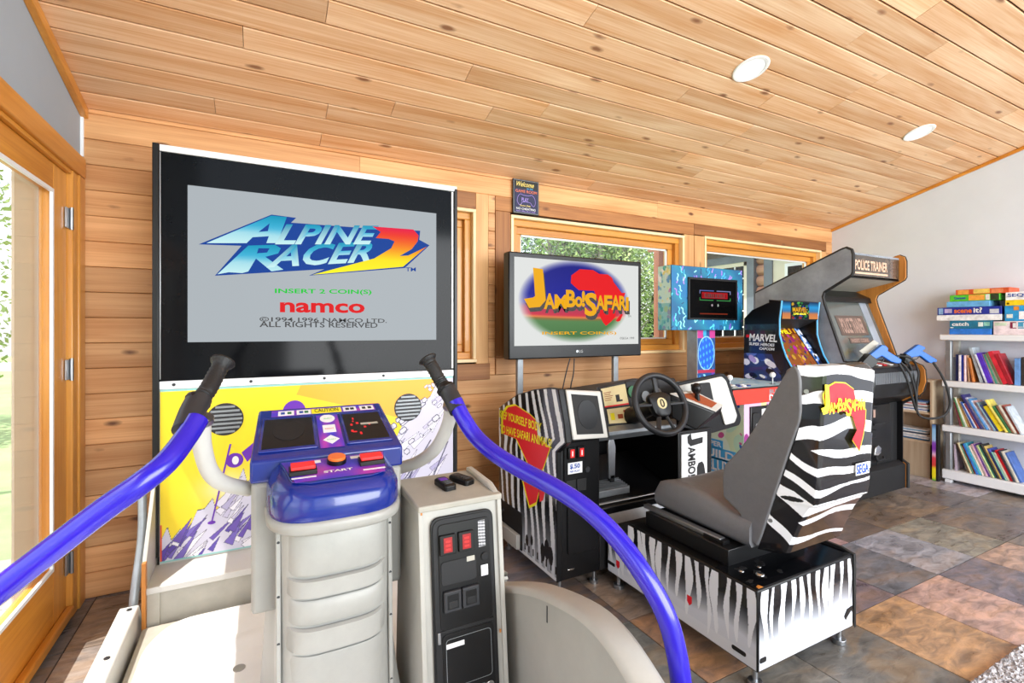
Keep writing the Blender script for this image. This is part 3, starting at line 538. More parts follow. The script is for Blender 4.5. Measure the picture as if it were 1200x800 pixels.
def ski_art(u, v):
    A = ramp([(0, 'f7dc2c'), (1, 'f6d81e')])(v) * np.ones(u.shape + (1,)); x, y = u * 1.37, v * .77
    A = paint(A, (v > .55) & (u + .25 * (1 - v) > .42) & (v > 1.15 - .55 * u), 'f6b02a'); A = paint(A, np.exp(-((x - .25) ** 2 / .01 + (y - .30) ** 2 / .006)) * .8, 'fbf6dc')
    tri = lambda q: 4 * np.abs((q % 1) - .5) - 1; nn = .6 * tri(x * 8 - y * 1.5) + .4 * tri(x * 19 - y * 3)
    rdg = np.where(x < .7, .08 + .75 * x + .06 * nn, .02 + (x - .62) * 1.05 + .03 * nn); sp = y < rdg; d = np.abs(y - rdg)
    A = paint(A, sp, 'd2d0e2'); A = paint(A, sp & (d < .004), '3c3a55'); g_ = random.Random(17)
    for k in range(150):
        cx = g_.uniform(-.02, 1.3); top_ = .08 + .75 * cx if cx < .65 else .02 + (cx - .62) * 1.05; cy = g_.uniform(-.02, max(top_ - .03, .03)); L_ = g_.uniform(.05, .16); a_ = g_.uniform(.6, 1.1); w_ = g_.uniform(.006, .02)
        p = (x - cx) * math.cos(a_) + (y - cy) * math.sin(a_); q = -(x - cx) * math.sin(a_) + (y - cy) * math.cos(a_); m_ = (p > 0) & (p < L_) & (np.abs(q) < w_ * (1 - p / L_)); lo_ = cy < .13 and cx < .62
        A = paint(A, (p > -.002) & (p < L_ + .004) & (np.abs(q) < w_ * (1 - p / L_) + .0018), '4a4668'); A = paint(A, m_, g_.choice(['5a45a8', '7a68c0', 'efeef6', '6a52b0'] if lo_ else ['e4e2ee', 'b4aed2', 'efeef6', 'c9c4de']))
    rng = random.Random(5)
    for _ in range(46):
        cx = rng.uniform(.95, 1.33); cy = (cx - .62) * 1.05 + rng.uniform(-.18, .1); w, h = rng.uniform(.008, .024), rng.uniform(.004, .012); q = (x - cx) * .8 + (y - cy) * .6; r_ = -(x - cx) * .6 + (y - cy) * .8
        A = paint(A, (np.abs(q) + .4 * np.abs(r_) < w * 1.25) & (np.abs(r_) < h * 1.4), '3c3a55'); A = paint(A, (np.abs(q) + .4 * np.abs(r_) < w) & (np.abs(r_) < h), 'd8d6e6')
    for (x0, y0, x1, y1) in ((.93, .02, 1.18, .33), (.98, .02, 1.24, .42), (1.05, .03, 1.15, .3), (1.18, .05, 1.34, .4)):
        L_ = math.hypot(x1 - x0, y1 - y0); q = ((x - x0) * (x1 - x0) + (y - y0) * (y1 - y0)) / L_; r_ = np.abs((x - x0) * (y1 - y0) - (y - y0) * (x1 - x0)) / L_; A = paint(A, (q > 0) & (q < L_) & (r_ < .0035), '4a4868')
    e = .006; A = paint(A, (x < e) & (v < .22), 'e0542c'); A = paint(A, (v > 1 - .012) | (v < .01), '8ec9c4'); return A
ax0, ax1, az0, az1 = -.385, .983, .27, 1.034
pn = box('front_panel', M['white'], ar, -.388, .986, YS + .004, YS + .03, .24, 1.036, .001)
printed('mountain_art', plane_fn((ax0, YS, az0), (1, 0, 0), (0, 0, 1), ax1 - ax0, az1 - az0), ski_art, 520, 300, M['art'], pn, 'yellow and lilac printed snow mountain artwork')
# skier's pole and purple head of the printed figure
a, b = [(-0.116,0.767),(-0.191,0.415)]
for (p, q, r_) in ((a, b, .006),): MB().prism([(p[0] - .004, p[1]), (p[0] + .004, p[1]), (q[0] + .003, q[1]), (q[0] - .003, q[1])], 'y', YS - .0022, YS - .0012).build('printed_pole', M['purple'], pn)
for (px_, rx, rz) in (([(-0.191,0.415)][0], .016, .008), ([(-0.099,0.689)][0], .036, .034), ([(0.156,0.897)][0], .052, .055)):
    flat_poly('printed_purple_spot', [(px_[0] + rx * math.cos(t_), px_[1] + rz * math.sin(t_)) for t_ in [k * math.pi / 12 for k in range(24)]], YS - .0016, M['purple'], pn)
flat_poly('printed_white_spot', [([(-0.096,0.689)][0][0] + .014 * math.cos(t_), [(-0.096,0.689)][0][1] + .02 * math.sin(t_)) for t_ in [k * math.pi / 8 for k in range(16)]], YS - .003, M['paper'], pn)
flat_poly('printed_purple_spot', [(-0.071,0.722),(-0.011,0.772),(0.011,0.745),(-0.047,0.675)], YS - .0016, M['purple'], pn)
for cx, cz_ in ([(-0.137,0.884),(0.723,0.876)]):
    sg = MB().disc((cx, YS + .001, cz_), (0, -1, 0), .075, .004, 36).build('speaker_grille', M['darkg'], ar)
    rr = MB()
    for k in range(7):
        zz = -.058 + k * .0193; hw = math.sqrt(max(.07 ** 2 - zz ** 2, .0001)); MB().box(cx - hw, cx + hw, YS - .007, YS - .003, cz_ + zz - .005, cz_ + zz + .005).build('slat', M['galv'], sg, .001)
# ledge and cheek in front of the cabinet
box('ledge', M['white'], ar, -.402, .985, 2.405, YS + .01, .235, .262, .003); box('ledge_riser', M['creamb'], ar, -.36, .985, 2.42, 2.44, .10, .236, .001)
box('ledge_post', M['orangew'], ar, -.412, -.398, 2.39, 2.42, .10, .37, .001); box('ledge_post', M['creamb'], ar, -.398, -.355, 2.412, 2.44, .10, .236, .001)
MB().prism([(2.66, .62), (2.60, .62), (2.41, .365), (2.41, .10), (2.66, .10)], 'x', -.413, -.399).build('cheek', M['cream'], ar, .001)
cd = thing('conduit_pipe', 'grey pipe leaning against the left side of the yellow ski cabinet', 'pipe', (-.47, 2.4, 0)); MB().tube([(-.445, 2.6, .62), (-.44, 2.56, .42), (-.455, 2.5, .2), (-.46, 2.47, .005)], .016, 12, 5).build('pipe', M['galv'], cd)

# ---------------------------------------------------------------- ski game: platform, guard, rails
pf = thing('player_platform', 'low white moulded platform floor of the ski machine in front of the screen', 'platform', (.1, 1.4, 0))
box('base', M['creamb'], pf, -.41, .62, .30, 2.40, .002, .11, .004)
MB().prism(round_poly([(-.375, .32), (.60, .32), (.60, 2.37), (-.30, 2.37), (-.375, 2.22)], [.03, .03, .03, .12, .12], 6), 'z', .11, .1295).build('deck_plate', M['plat'], pf, .0015)
m = MB(); rings = []
for k in range(13):
    y_ = 2.02 + .16 * k / 12; h_ = .014 * math.sin(math.pi * k / 12) ** 2; rings.append([(x_, y_ + .05 * ((x_ - .1) / .5) ** 2 * -1, .1285 + h_ * math.sin(math.pi * (x_ + .33) / .9) ** .4) for x_ in np.linspace(-.329, .569, 30)])
m.loft(rings, cap=False, closed=False).build('moulded_ridge', M['plat'], pf, 0, 60)
MB().disc((-.06, 1.93, .1295), (0, 0, 1), .02, .002, 20).build('drain_cap', M['steel'], pf)
MB().prism([(2.50, .105), (2.43, .195), (.45, .195), (.3, .06), (.3, .004), (2.50, .004)], 'x', -.49, -.425).build('side_beam', M['white'], pf, .006)
for y_ in (2.40, 2.08): MB().disc((-.452, y_, .195), (0, 0, 1), .009, .003, 12).build('screw', M['darkg'], pf)
gd = thing('side_guard', 'curved cream and grey side guard at the right edge of the ski platform', 'guard', (.72, .9, 0))
crv = [(1.62, .42), (1.5, .455)] + [(1.53,0.408),(1.299,0.51),(1.157,0.562),(0.982,0.6),(0.869,0.592),(0.772,0.548)] + [(.78, .55), (.6, .49), (.46, .40), (.38, .28), (.36, .15)]
prof = catmull([(0, a, b) for a, b in crv], 4); prof = [(p.y, p.z) for p in prof]
MB().prism(prof + [(.31, .002), (1.62, .002)], 'x', .70, .745).build('panel', M['greyp'], gd, .001)
rg = []
for i, (a, b) in enumerate(prof):
    p0, p1 = prof[max(i - 1, 0)], prof[min(i + 1, len(prof) - 1)]; tt = Vector((p1[0] - p0[0], p1[1] - p0[1])).normalized(); nn = Vector((tt.y, -tt.x)); nn = nn if nn.y > 0 or nn.x < 0 and abs(nn.y) < .3 else -nn
    rg.append([(x_, a + nn.x * o_, b + nn.y * o_) for x_, o_ in ((.688, -.006), (.69, .005), (.70, .012), (.75, .014), (.762, .008), (.764, -.008))])
MB().loft(rg).build('cap_rim', M['cream'], gd, 0, 60)
box('seam', M['darkg'], gd, .6985, .7005, 1.135, 1.139, .50, .545); 
box('foot_block', M['cream'], gd, .655, .70, 1.30, 1.62, .002, .13, .01)
# rails
def rail(nm, lb, tube_, grip, joint, arm):
    t_ = thing(nm, lb, 'handrail', grip[0])
    MB().tube(tube_, .0235, 20, 8).build('rail_tube', M['violet'], t_, 0, 60)
    g = catmull(grip, 8); R_ = [.0185 + (.0022 if i % 2 else 0) + (.010 * max(0, 1 - i / 2.5)) for i in range(len(g))]
    R_[-3:] = [.021, .024, .025]
    MB().tube(g, R_, 18).build('rubber_grip', M['rubber'], t_, 0, 50)
    MB().tube([g[0] + (g[0] - g[1]).normalized() * .004, g[0]], [.028, .030], 18).build('grip_flange', M['rubber'], t_)
    MB().tube([g[-1], g[-1] + (g[-1] - g[-4]).normalized() * .012], .029, 18).build('grip_collar', M['black'], t_, .002)
    MB().tube(joint, .027, 18, 4).build('sleeve', M['darkg'], t_, 0, 50, 'worn dark sleeve joining the grip to the tube')
    MB().tube(arm, .0205, 18, 8).build('support_arm', M['white'], t_, 0, 60); MB().tube([arm[0], tuple(np.array(arm[0]) * .85 + np.array(arm[1]) * .15)], .026, 18).build('arm_collar', M['steel'], t_)
    return t_
rail('handrail', 'glossy violet handrail with black grip sweeping out of the left edge of the frame',
     [(-0.123,1.304,1.096),(-0.14,1.268,1.066),(-0.166,1.214,1.03),(-0.206,1.189,0.997),(-0.264,1.186,0.955),(-0.34,1.191,0.893),(-0.414,1.207,0.831),(-0.525,1.243,0.737),(-0.643,1.282,0.617)],
     [(-0.081,1.44,1.217),(-0.096,1.414,1.183),(-0.11,1.381,1.152),(-0.124,1.366,1.134)], [(-0.124,1.366,1.136),(-0.135,1.338,1.111),(-0.144,1.292,1.075)], [(-0.12,1.359,1.091),(-0.121,1.393,1.019),(-0.11,1.455,0.94),(-0.083,1.52,0.887),(-0.024,1.591,0.842)])
rail('handrail', 'glossy violet handrail with black grip curving down towards the lower middle of the frame',
     [(0.522,1.374,1.085),(0.537,1.344,1.038),(0.563,1.308,0.987),(0.59,1.226,0.95),(0.632,1.137,0.92),(0.672,1.048,0.896),(0.716,0.969,0.858),(0.754,0.904,0.803),(0.783,0.844,0.734),(0.808,0.808,0.662),(0.822,0.79,0.583),(0.825,0.777,0.496),(0.819,0.769,0.383)],
     [(0.468,1.47,1.207),(0.481,1.452,1.178),(0.496,1.433,1.142),(0.505,1.417,1.123)], [(0.505,1.417,1.125),(0.517,1.399,1.1),(0.527,1.36,1.059)], [(0.527,1.417,1.069),(0.525,1.451,0.995),(0.508,1.517,0.913),(0.476,1.601,0.855),(0.439,1.677,0.821)])

# ---------------------------------------------------------------- ski game: control pod
pod = thing('control_pod', 'white moulded ski game control pedestal with a blue and purple button panel', 'arcade controls', (.19, 1.6, .13))
px0, px1 = -.022, .398
MB().prism([(1.50, .52), (1.50, .88), (1.76, .88), (1.76, .50)], 'x', px0 + .004, px1 - .004).build('shoulder_box', M['podw'], pod, .012)
def pan(u, v, o_=0.0):   # u across, v up the sloping blue panel, o out
    xa = px0 + (0.0 - px0) * v; xb = px1 + (.388 - px1) * v; n_ = Vector((0, -.104, .28)).normalized()
    return (xa + (xb - xa) * u + 0 * n_.x, 1.50 + .28 * v + n_.y * o_, .94 + .098 * v + n_.z * o_)
rg = []
for (v, zb) in ((0, .878), (1, .878)):
    pass
P8 = [pan(0, 0), pan(1, 0), pan(1, 1), pan(0, 1), (px0, 1.50, .878), (px1, 1.50, .878), (.388, 1.78, .878), (0, 1.78, .878)]
MB().add(P8, [(0, 1, 2, 3), (4, 7, 6, 5), (0, 4, 5, 1), (1, 5, 6, 2), (2, 6, 7, 3), (3, 7, 4, 0)]).build('panel_housing', M['blue'], pod, .008, seg=3)
def pq(name, u0, u1, v0, v1, o0, o1, mt, par, bev=.001, label=None, rad=0):
    pts = rect(u0, u1, v0, v1); pts = round_poly(pts, rad) if rad else pts
    return MB().loft([[pan(a, b, o_) for a, b in pts] for o_ in (o0, o1)]).build(name, mt, par, bev, 30, label)
def pprint(name, u0, u1, v0, v1, o_, fn, nu, nv, mt, par, label=None):
    def f(u, v):
        U_, V_ = u0 + (u1 - u0) * u, v0 + (v1 - v0) * v; xa = px0 - px0 * V_; xb = px1 + (.388 - px1) * V_; n_ = Vector((0, -.104, .28)).normalized()
        return xa + (xb - xa) * U_, 1.50 + .28 * V_ + n_.y * o_, .94 + .098 * V_ + n_.z * o_
    return printed(name, f, fn, nu, nv, mt, par, label)
def purp(sd):
    def f(u, v):
        n_ = .5 + .5 * np.sin(u * 7 + 2 * v + sd) * np.cos(v * 5 - u * 3 + sd); A = ramp([(0, '3a35c0'), (.5, '6a2fb8'), (1, 'b03aa8')])(n_); return A
    return f
strip = purp(1)
pprint('art_strip', .10, .93, .80, .95, .0015, strip, 40, 10, M['art'], pod); pprint('art_column', .435, .60, .10, .80, .0015, purp(3), 16, 40, M['art'], pod)
pq('art_rim', .07, .96, .77, .80, .0, .004, M['blue'], pod); 
for (a, b, lb) in ((.06, .40, 'dark square speaker plate with a faint round grille'), (.635, .93, 'dark square plate with red worn marks')):
    fr_ = pq('plate_frame', a - .02, b + .02, .12, .76, .0, .006, M['blue'], pod, .002, rad=.02); pl_ = pq('dark_plate', a, b, .16, .72, .006, .0075, M['black'], fr_, 0, lb)
    if a < .2:
        cc = [( (a + b) / 2 + .11 * math.cos(t_), .47 + .19 * math.sin(t_)) for t_ in [k * math.pi / 16 for k in range(32)]]; MB().loft([[pan(p[0], p[1], o_) for p in cc] for o_ in (.0075, .009)]).build('speaker_ring', M['blackm'], fr_, .0005)
    else:
        rr = random.Random(8)
        for _ in range(9): uu_, vv_ = rr.uniform(a + .03, b - .1), rr.uniform(.22, .6); pq('worn_mark', uu_, uu_ + rr.uniform(.01, .03), vv_, vv_ + rr.uniform(.015, .05), .0076, .0079, M['redp'], fr_, 0)
        pq('worn_mark', a + .12, b - .04, .46, .50, .0076, .0079, M['creamb'], fr_, 0)
pq('caution_label', .405, .645, .82, .93, .0018, .0024, M['yellow'], pod, 0); 
text('lettering', 'CAUTION', pan(.43, .84, .0028), (1, 0, 0), (0, .28, .098), .075, .024, M['ink'], pod)
for (a, b) in ((.15, .27), (.29, .40), (.66, .77), (.80, .92)): lb_ = pq('picture_label', a, b, .825, .925, .0018, .0024, M['paper'], pod, 0); pq('picture', a + .02, a + .05, .85, .90, .0025, .0028, M['blue_ink'] if a < .5 else M['ink'], lb_, 0); pq('picture', b - .05, b - .02, .85, .90, .0025, .0028, M['greenp'] if a < .5 else M['ink'], lb_, 0)
for kind, vc in (('oval', .69), ('square', .47), ('diamond', .25)):
    n_ = {'oval': 24, 'square': 4, 'diamond': 4}[kind]; ph = math.pi / 4 if kind == 'square' else 0; ru = .058 if kind != 'square' else .066; rv = .085 if kind != 'square' else .11
    cc = [(.518 + ru * math.cos(ph + 2 * math.pi * k / n_), vc + rv * math.sin(ph + 2 * math.pi * k / n_)) for k in range(n_)]; MB().loft([[pan(p[0], p[1], o_) for p in cc] for o_ in (.0016, .0024)]).build('white_label', M['paper'], pod)
    text('lettering', {'oval': 'SELECT', 'square': 'RIGHT', 'diamond': 'START'}[kind], pan(.487, vc - .02, .0028), (1, 0, 0), (0, .28, .098), .026, .007, M['greens'] if kind != 'square' else M['reds'], pod)
# rounded nose with buttons
def nose_ring(z, sh, y0=1.545, x0=.018, x1=.362, yf=1.30):
    cx, hw = (x0 + x1) / 2, (x1 - x0) / 2 - sh; pts = [(cx + hw, y0, z)]
    for k in range(17):
        a = math.pi * k / 16; ca, sa = math.cos(a), math.sin(a); pts.append((cx + hw * (abs(ca) ** .62) * (1 if ca > 0 else -1), 1.47 - (1.47 - yf - sh) * sa ** .7, z + 0))
    pts.append((cx - hw, y0, z)); return pts
def slope(ring, dz): return [(x, y, z + dz * (y - 1.30) / .2) for x, y, z in ring]
MB().loft([nose_ring(.818, .004), nose_ring(.83, 0), slope(nose_ring(.868, .002), .01), slope(nose_ring(.888, .014), .02), slope(nose_ring(.896, .032), .03), slope(nose_ring(.8965, .05), .035)]).build('nose', M['blue'], pod, 0, 50)
MB().loft([nose_ring(.783, .01), nose_ring(.792, -.002), nose_ring(.812, -.004), nose_ring(.819, .002)]).build('nose_skirt', M['podw'], pod, 0, 50)
nz = lambda y: .8975 + .035 * (y - 1.30) / .2
def nq(name, pts, o0, o1, mt, par, bev=0, label=None): return MB().loft([[(x, y, nz(y) + o_) for x, y in pts] for o_ in (o0, o1)]).build(name, mt, par, bev, 30, label)
bp = nq('button_plate', [(.075, 1.36), (.12, 1.342), (.27, 1.342), (.315, 1.36), (.335, 1.49), (.05, 1.49)], .0, .003, M['blue'], pod, .001)
def bpf(u, v): y_ = 1.352 + .13 * v; xa = .083 + (.055 - .083) * v; xb = .31 + (.332 - .31) * v; return xa + (xb - xa) * u, y_, .8975 + .035 * (y_ - 1.3) / .2 + .0036
printed('button_art', bpf, purp(5), 40, 24, M['art'], bp)
def button(x, y, mt, round_=False, lb=None):
    if round_:
        b_ = MB().disc((x, y, nz(y) + .003), (0, -.17, 1), .026, .012, 28).build('button', M['black'], pod, .001); MB().disc((x, y - .002, nz(y) + .014), (0, -.17, 1), .0235, .009, 28).build('button_cap', mt, b_, .002, 50, lb); return
    b_ = nq('button', rect(x - .034, x + .034, y - .017, y + .022), .003, .016, M['black'], pod, .002); nq('button_cap', rect(x - .03, x + .03, y - .012, y + .019), .016, .026, mt, b_, .002, lb)
button(.105, 1.405, M['glow_red'], lb='red rectangular button cap'); button(.285, 1.415, M['glow_red'], lb='red rectangular button cap'); button(.195, 1.445, M['orange'], True, 'round orange button cap')
text('lettering', 'START', (.155, 1.385, nz(1.385) + .0045), (1, 0, 0), (0, 1, .17), .075, .014, M['paper'], bp, 0, 0, .03)
for x in (.13, .26): nq('white_label', rect(x - .025, x + .025, 1.455, 1.472), .004, .0045, M['paper'], bp)
for x in (.105, .285): nq('white_label', rect(x - .03, x + .03, 1.372, 1.379), .004, .0045, M['paper'], bp)
# column
def col_ring(z, hw, yf, yb=1.66, e=.5, cx=.192):
    pts = []
    for k in range(21):
        a = math.pi * k / 20; ca, sa = math.cos(a), math.sin(a); pts.append((cx + hw * (abs(ca) ** e) * (1 if ca > 0 else -1), 1.52 - (1.52 - yf) * sa ** .55, z))
    return [(cx + hw, yb, z)] + pts + [(cx - hw, yb, z)]
rg = []
for z, o_ in ((.13, .018), (.2, .008), (.46, 0), (.462, .0), (.776, 0)): rg.append(col_ring(z, .150 + o_, 1.372 - o_))
MB().loft(rg).build('column', M['podw'], pod, 0, 40)
# raised moulded bands on the column front: each bowed
def band(z0, z1, out, hw=.136):
    rings = []
    for t_, o_ in ((0, 0), (.06, out), (.94, out), (1, 0)):
        r_ = []
        for k in range(21):
            a = math.pi * (k / 20); ca, sa = math.cos(a), math.sin(a); x_ = .192 + hw * (abs(ca) ** .5) * (1 if ca > 0 else -1)
            r_.append((x_, 1.50 - (1.50 - 1.366 + o_) * sa ** .5, z0 + (z1 - z0) * t_ + .02 * (1 - sa)))
        rings.append(r_)
    return MB().loft(rings, cap=False, closed=False)
for z0, z1, o_ in ((.655, .772, .004), (.60, .648, .011), (.528, .592, .004), (.455, .52, .011), (.14, .447, .004)): band(z0, z1, o_).build('moulded_band', M['podw'], pod, 0, 50)
for x in (.046, .338):
    e_ = MB().prism([(1.39, .14), (1.42, .775), (1.45, .775), (1.43, .14)], 'x', x - .006, x + .006).build('edge_flange', M['podw'], pod, .003)
    for z in (.74, .6, .48, .3): MB().disc((x, 1.392 + (z - .14) * .047, z), (0, -1, 0), .004, .002, 8).build('screw', M['darkg'], e_)
MB().loft([[(.02, 1.45, .13), (.375, 1.45, .13), (.40, 1.72, .13), (.0, 1.72, .13)], [(.05, 1.50, .45), (.34, 1.50, .45), (.36, 1.72, .45), (.02, 1.72, .45)], [(.05, 1.5, .52), (.34, 1.5, .52), (.36, 1.72, .52), (.02, 1.72, .52)]]).build('column_back', M['greyp'], pod, .006)
MB().loft([[(.34, 1.36, .13), (.392, 1.40, .13), (.392, 1.7, .13), (.34, 1.7, .13)], [(.335, 1.40, .3), (.365, 1.44, .3), (.365, 1.7, .3), (.335, 1.7, .3)], [(.33, 1.43, .5), (.34, 1.45, .5), (.34, 1.7, .5), (.33, 1.7, .5)]]).build('column_flare', M['podw'], pod, .004)

# ---------------------------------------------------------------- coin box
cb = thing('coin_box', 'white pedestal with black coin door and two red slots beside the ski controls', 'coin box', (.53, 1.45, .131))
fy = lambda z: 1.345 - (.80 - z) * .10
def tilt(x0, x1, z0, z1, o0, o1): return [[(x, fy(z) - o_, z) for x, z in rect(x0, x1, z0, z1)] for o_ in (o0, o1)]
MB().prism([(fy(.131) + .004, .131), (fy(.785) + .004, .785), (1.575, .785), (1.62, .131)], 'x', .405, .652).build('body', M['cream'], cb, .003)
MB().prism([(1.335, .782), (1.333, .80), (1.575, .812), (1.59, .80), (1.59, .782)], 'x', .398, .660).build('top', M['creamb'], cb, .004)
MB().prism([(1.35, .8), (1.57, .811), (1.57, .826), (1.40, .818)], 'x', .636, .659).build('top_lip', M['cream'], cb, .005)
for (a, b) in ((.399, .413), (.645, .659)): MB().prism([(fy(.131) - .004, .131), (fy(.785) - .004, .785), (fy(.785) + .02, .785), (fy(.131) + .02, .131)], 'x', a, b).build('corner_strip', M['cream'], cb, .002)
def tq(name, x0, x1, z0, z1, o0, o1, mt, par, rad=0, bev=.001, label=None):
    pts = rect(x0, x1, z0, z1); pts = round_poly(pts, rad, 6) if rad else pts
    return MB().loft([[(x, fy(z) - o_, z) for x, z in pts] for o_ in (o0, o1)]).build(name, mt, par, bev, 30, label)
dr = tq('door', .432, .628, .14, .762, 0, .006, M['black'], cb, .03, .002, 'black coin door with rounded corners')
tq('door_rim', .437, .623, .146, .756, .006, .009, M['blackm'], dr, .03)
up_ = tq('upper_plate', .452, .612, .455, .742, .009, .0125, M['black'], dr, .014)
for x in (.478, .535): s_ = tq('coin_slot', x - .024, x + .024, .660, .715, .0125, .021, M['black'], dr, .004, .002); r_ = tq('slot_window', x - .013, x + .013, .667, .708, .021, .0222, M['deepred'], s_, 0, .001, 'red lit coin slot'); [tq('slot_mark', x - .007, x + .007, z_, z_ + .005, .0222, .0228, M['glow_red'], s_) for z_ in (.673, .684, .695)]
def chequer(u, v): return paint(canvas(u, 'c9c9cc'), ((np.sin(u * 19 + v * 23) > .1) ^ (np.sin(u * 17 - v * 31) > .1)), '2c2c30')
printed('chequered_sticker', lambda u, v: (.575 + .022 * u, fy(.66 + .075 * v) - .0132, .66 + .075 * v), chequer, 30, 80, M['art'], dr)
MB().disc((.592, fy(.632) - .012, .632), (0, -1, 0), .011, .005, 18).build('key_hole', M['blackm'], dr, .001)
tq('white_sticker', .580, .602, .577, .607, .0125, .0132, M['paper'], dr); tq('recess_panel', .457, .565, .575, .64, .0125, .015, M['blackm'], dr, .012); tq('torn_sticker', .535, .56, .628, .642, .015, .0158, M['creamb'], dr)
for x in (.487, .542):
    s_ = tq('coin_return', x - .026, x + .026, .505, .562, .0125, .024, M['darkg'], dr, .004, .003); tq('return_flap', x - .017, x + .017, .514, .553, .024, .0245, M['black'], s_); tq('return_hole', x - .013, x + .013, .517, .535, .0245, .025, M['ink'], s_)
tq('door_gap', .45, .614, .448, .455, .009, .0128, M['ink'], dr)
lp = tq('lower_plate', .456, .614, .155, .443, .009, .0125, M['black'], dr, .014)
for (a, b, c_, d_) in ((.465, .604, .30, .43), (.465, .585, .245, .285), (.465, .604, .165, .225)):
    o_ = round_poly(rect(a, b, c_, d_), .012, 5); i_ = round_poly(rect(a + .0015, b - .0015, c_ + .0015, d_ - .0015), .011, 5)
    m = MB(); n_ = len(o_); v_ = [(x, fy(z) - .0130, z) for x, z in o_ + i_]; m.add(v_, [(k, (k + 1) % n_, n_ + (k + 1) % n_, n_ + k) for k in range(n_)]).build('engraved_line', M['galv'], lp, 0, 0)
tq('name_strip', .466, .520, .405, .418, .0130, .0136, M['paper'], lp)
k_ = MB().disc((.592, fy(.275) - .0125, .275), (0, -1, 0), .014, .006, 24).build('lock', M['chrome'], lp, .001); MB().disc((.592, fy(.275) - .0185, .275), (0, -1, 0), .006, .002, 16).build('keyway', M['steel'], k_)
tq('latch', .442, .450, .425, .455, .009, .016, M['steel'], dr, 0, .001, 'small steel latch'); 
for (x, z) in ((.635, .40), (.405, .775)): tq('chipped_spot', x, x + .006, z, z + .01, .0041 if x > .5 else .0045, .0048, M['orangew'], cb)
for (x, z) in ((.42, .8), (.434, .8), (.428, .8)): pass
for (x, y_, ang, lb, mt2) in ((.520, 1.455, .12, 'small black remote control with purple keys on the coin box, the nearer of two', M['purple']), (.583, 1.475, .42, 'small black key fob shaped remote on the coin box, behind and right of the other', M['darkg'])):
    t_ = thing('remote_control', lb, 'remote', (x, y_, .812)); ca, sa = math.cos(ang), math.sin(ang); T_ = lambda pts, z: [(x + a * ca - b * sa, y_ + a * sa + b * ca, z + b * .05) for a, b in pts]
    bd = round_poly(rect(-.021, .021, -.042, .042), .012, 4); z0 = .807
    MB().loft([T_(bd, z0), T_(bd, z0 + .014), T_([(a * .8, b * .88) for a, b in bd], z0 + .019)]).build('case', M['black'], t_, .001)
    MB().loft([T_(rect(-.013, .013, .004, .026), z0 + .019), T_(rect(-.012, .012, .005, .025), z0 + .0205)]).build('key_pad', mt2, t_)
    for k in range(3): MB().loft([T_(rect(-.012, .012, -.03 + k * .011, -.023 + k * .011), z0 + .0185), T_(rect(-.011, .011, -.029 + k * .011, -.024 + k * .011), z0 + .021)]).build('key', M['darkg'], t_)

# ---------------------------------------------------------------- safari game: television
AFR = [(570, 68), (690, 68), (750, 100), (830, 100), (870, 130), (885, 170), (965, 270), (1000, 268), (985, 320), (905, 430), (905, 500), (860, 550), (812, 590), (785, 560), (750, 490), (758, 430), (735, 360), (700, 262), (560, 262), (490, 200), (495, 130)]
AFR = [((x - 490) / 510, (590 - y) / 522) for x, y in AFR]
MAD = [((x - 490) / 510, (590 - y) / 522) for x, y in ((905, 540), (960, 470), (975, 480), (950, 540), (925, 550))]
def poly3(name, pts, P, U, V, w, h, o_, mt, parent, label=None, th=0):
    P, U, V = Vector(P), Vector(U).normalized(), Vector(V).normalized(); N = U.cross(V)
    bm = bmesh.new(); f_ = bm.faces.new([bm.verts.new(P + U * (a * w) + V * (b * h) + N * o_) for a, b in pts]); f_.normal_update()
    if f_.normal.dot(N) < 0: f_.normal_flip()
    bmesh.ops.triangulate(bm, faces=bm.faces, ngon_method='EAR_CLIP'); me = bpy.data.meshes.new(name); bm.to_mesh(me); bm.free(); o = place(name, me, mt, parent)
    if label: o['label'] = label
    return o
JP = [(.16, 1), (.36, .98), (.42, .2), (.30, .03), (.08, 0), (-.02, .22), (.16, .26), (.2, .3)]
def jambo(P, U, V, w, h, mt, parent, sh=None, o_=.0012, fat=.035):
    # big J, then the words with uneven letters
    P, Uv, Vv = Vector(P), Vector(U).normalized(), Vector(V).normalized()
    for k, m_ in ((0, sh), (1, mt)):
        if m_ is None: continue
        off = (Uv * .012 - Vv * .03) * w * (1 - k) if k == 0 else Vector((0, 0, 0)); oo = o_ + .0008 * k; Q = P + off
        j = poly3('big_letter', [(a, b) for a, b in JP], Q + Vv * 0 * h, U, V, w * .42, h, oo, m_, parent)
        x = .16
        for ch, ww, hh, dz in (('A', .10, .40, -.02), ('M', .11, .36, .0), ('B', .09, .45, .04), ('o', .07, .28, .05), ('!', .03, .42, .06), ('S', .12, .62, -.18), ('A', .085, .38, .0), ('F', .08, .42, -.03), ('A', .085, .40, .0), ('R', .075, .40, -.01), ('I', .03, .38, -.02)):
            text('lettering', ch, Q + Uv * x * w + Vv * dz * h, U, V, ww * w, hh * h, m_, parent, oo, 0, fat); x += ww * .97 - .004
tv = thing('television', 'black-framed flat television showing the safari title screen in front of the middle window', 'television', (1.96, 2.8, 1.1))
tx0, tx1, tz0, tz1 = 1.408, 2.508, 1.108, 1.798
box('case', M['black'], tv, tx0, tx1, 2.752, 2.83, tz0, tz1, .008)
tsx0, tsx1, tsz0, tsz1 = [(1.446,1.735)][0][0], [(2.477,1.783)][0][0], 1.195, 1.765
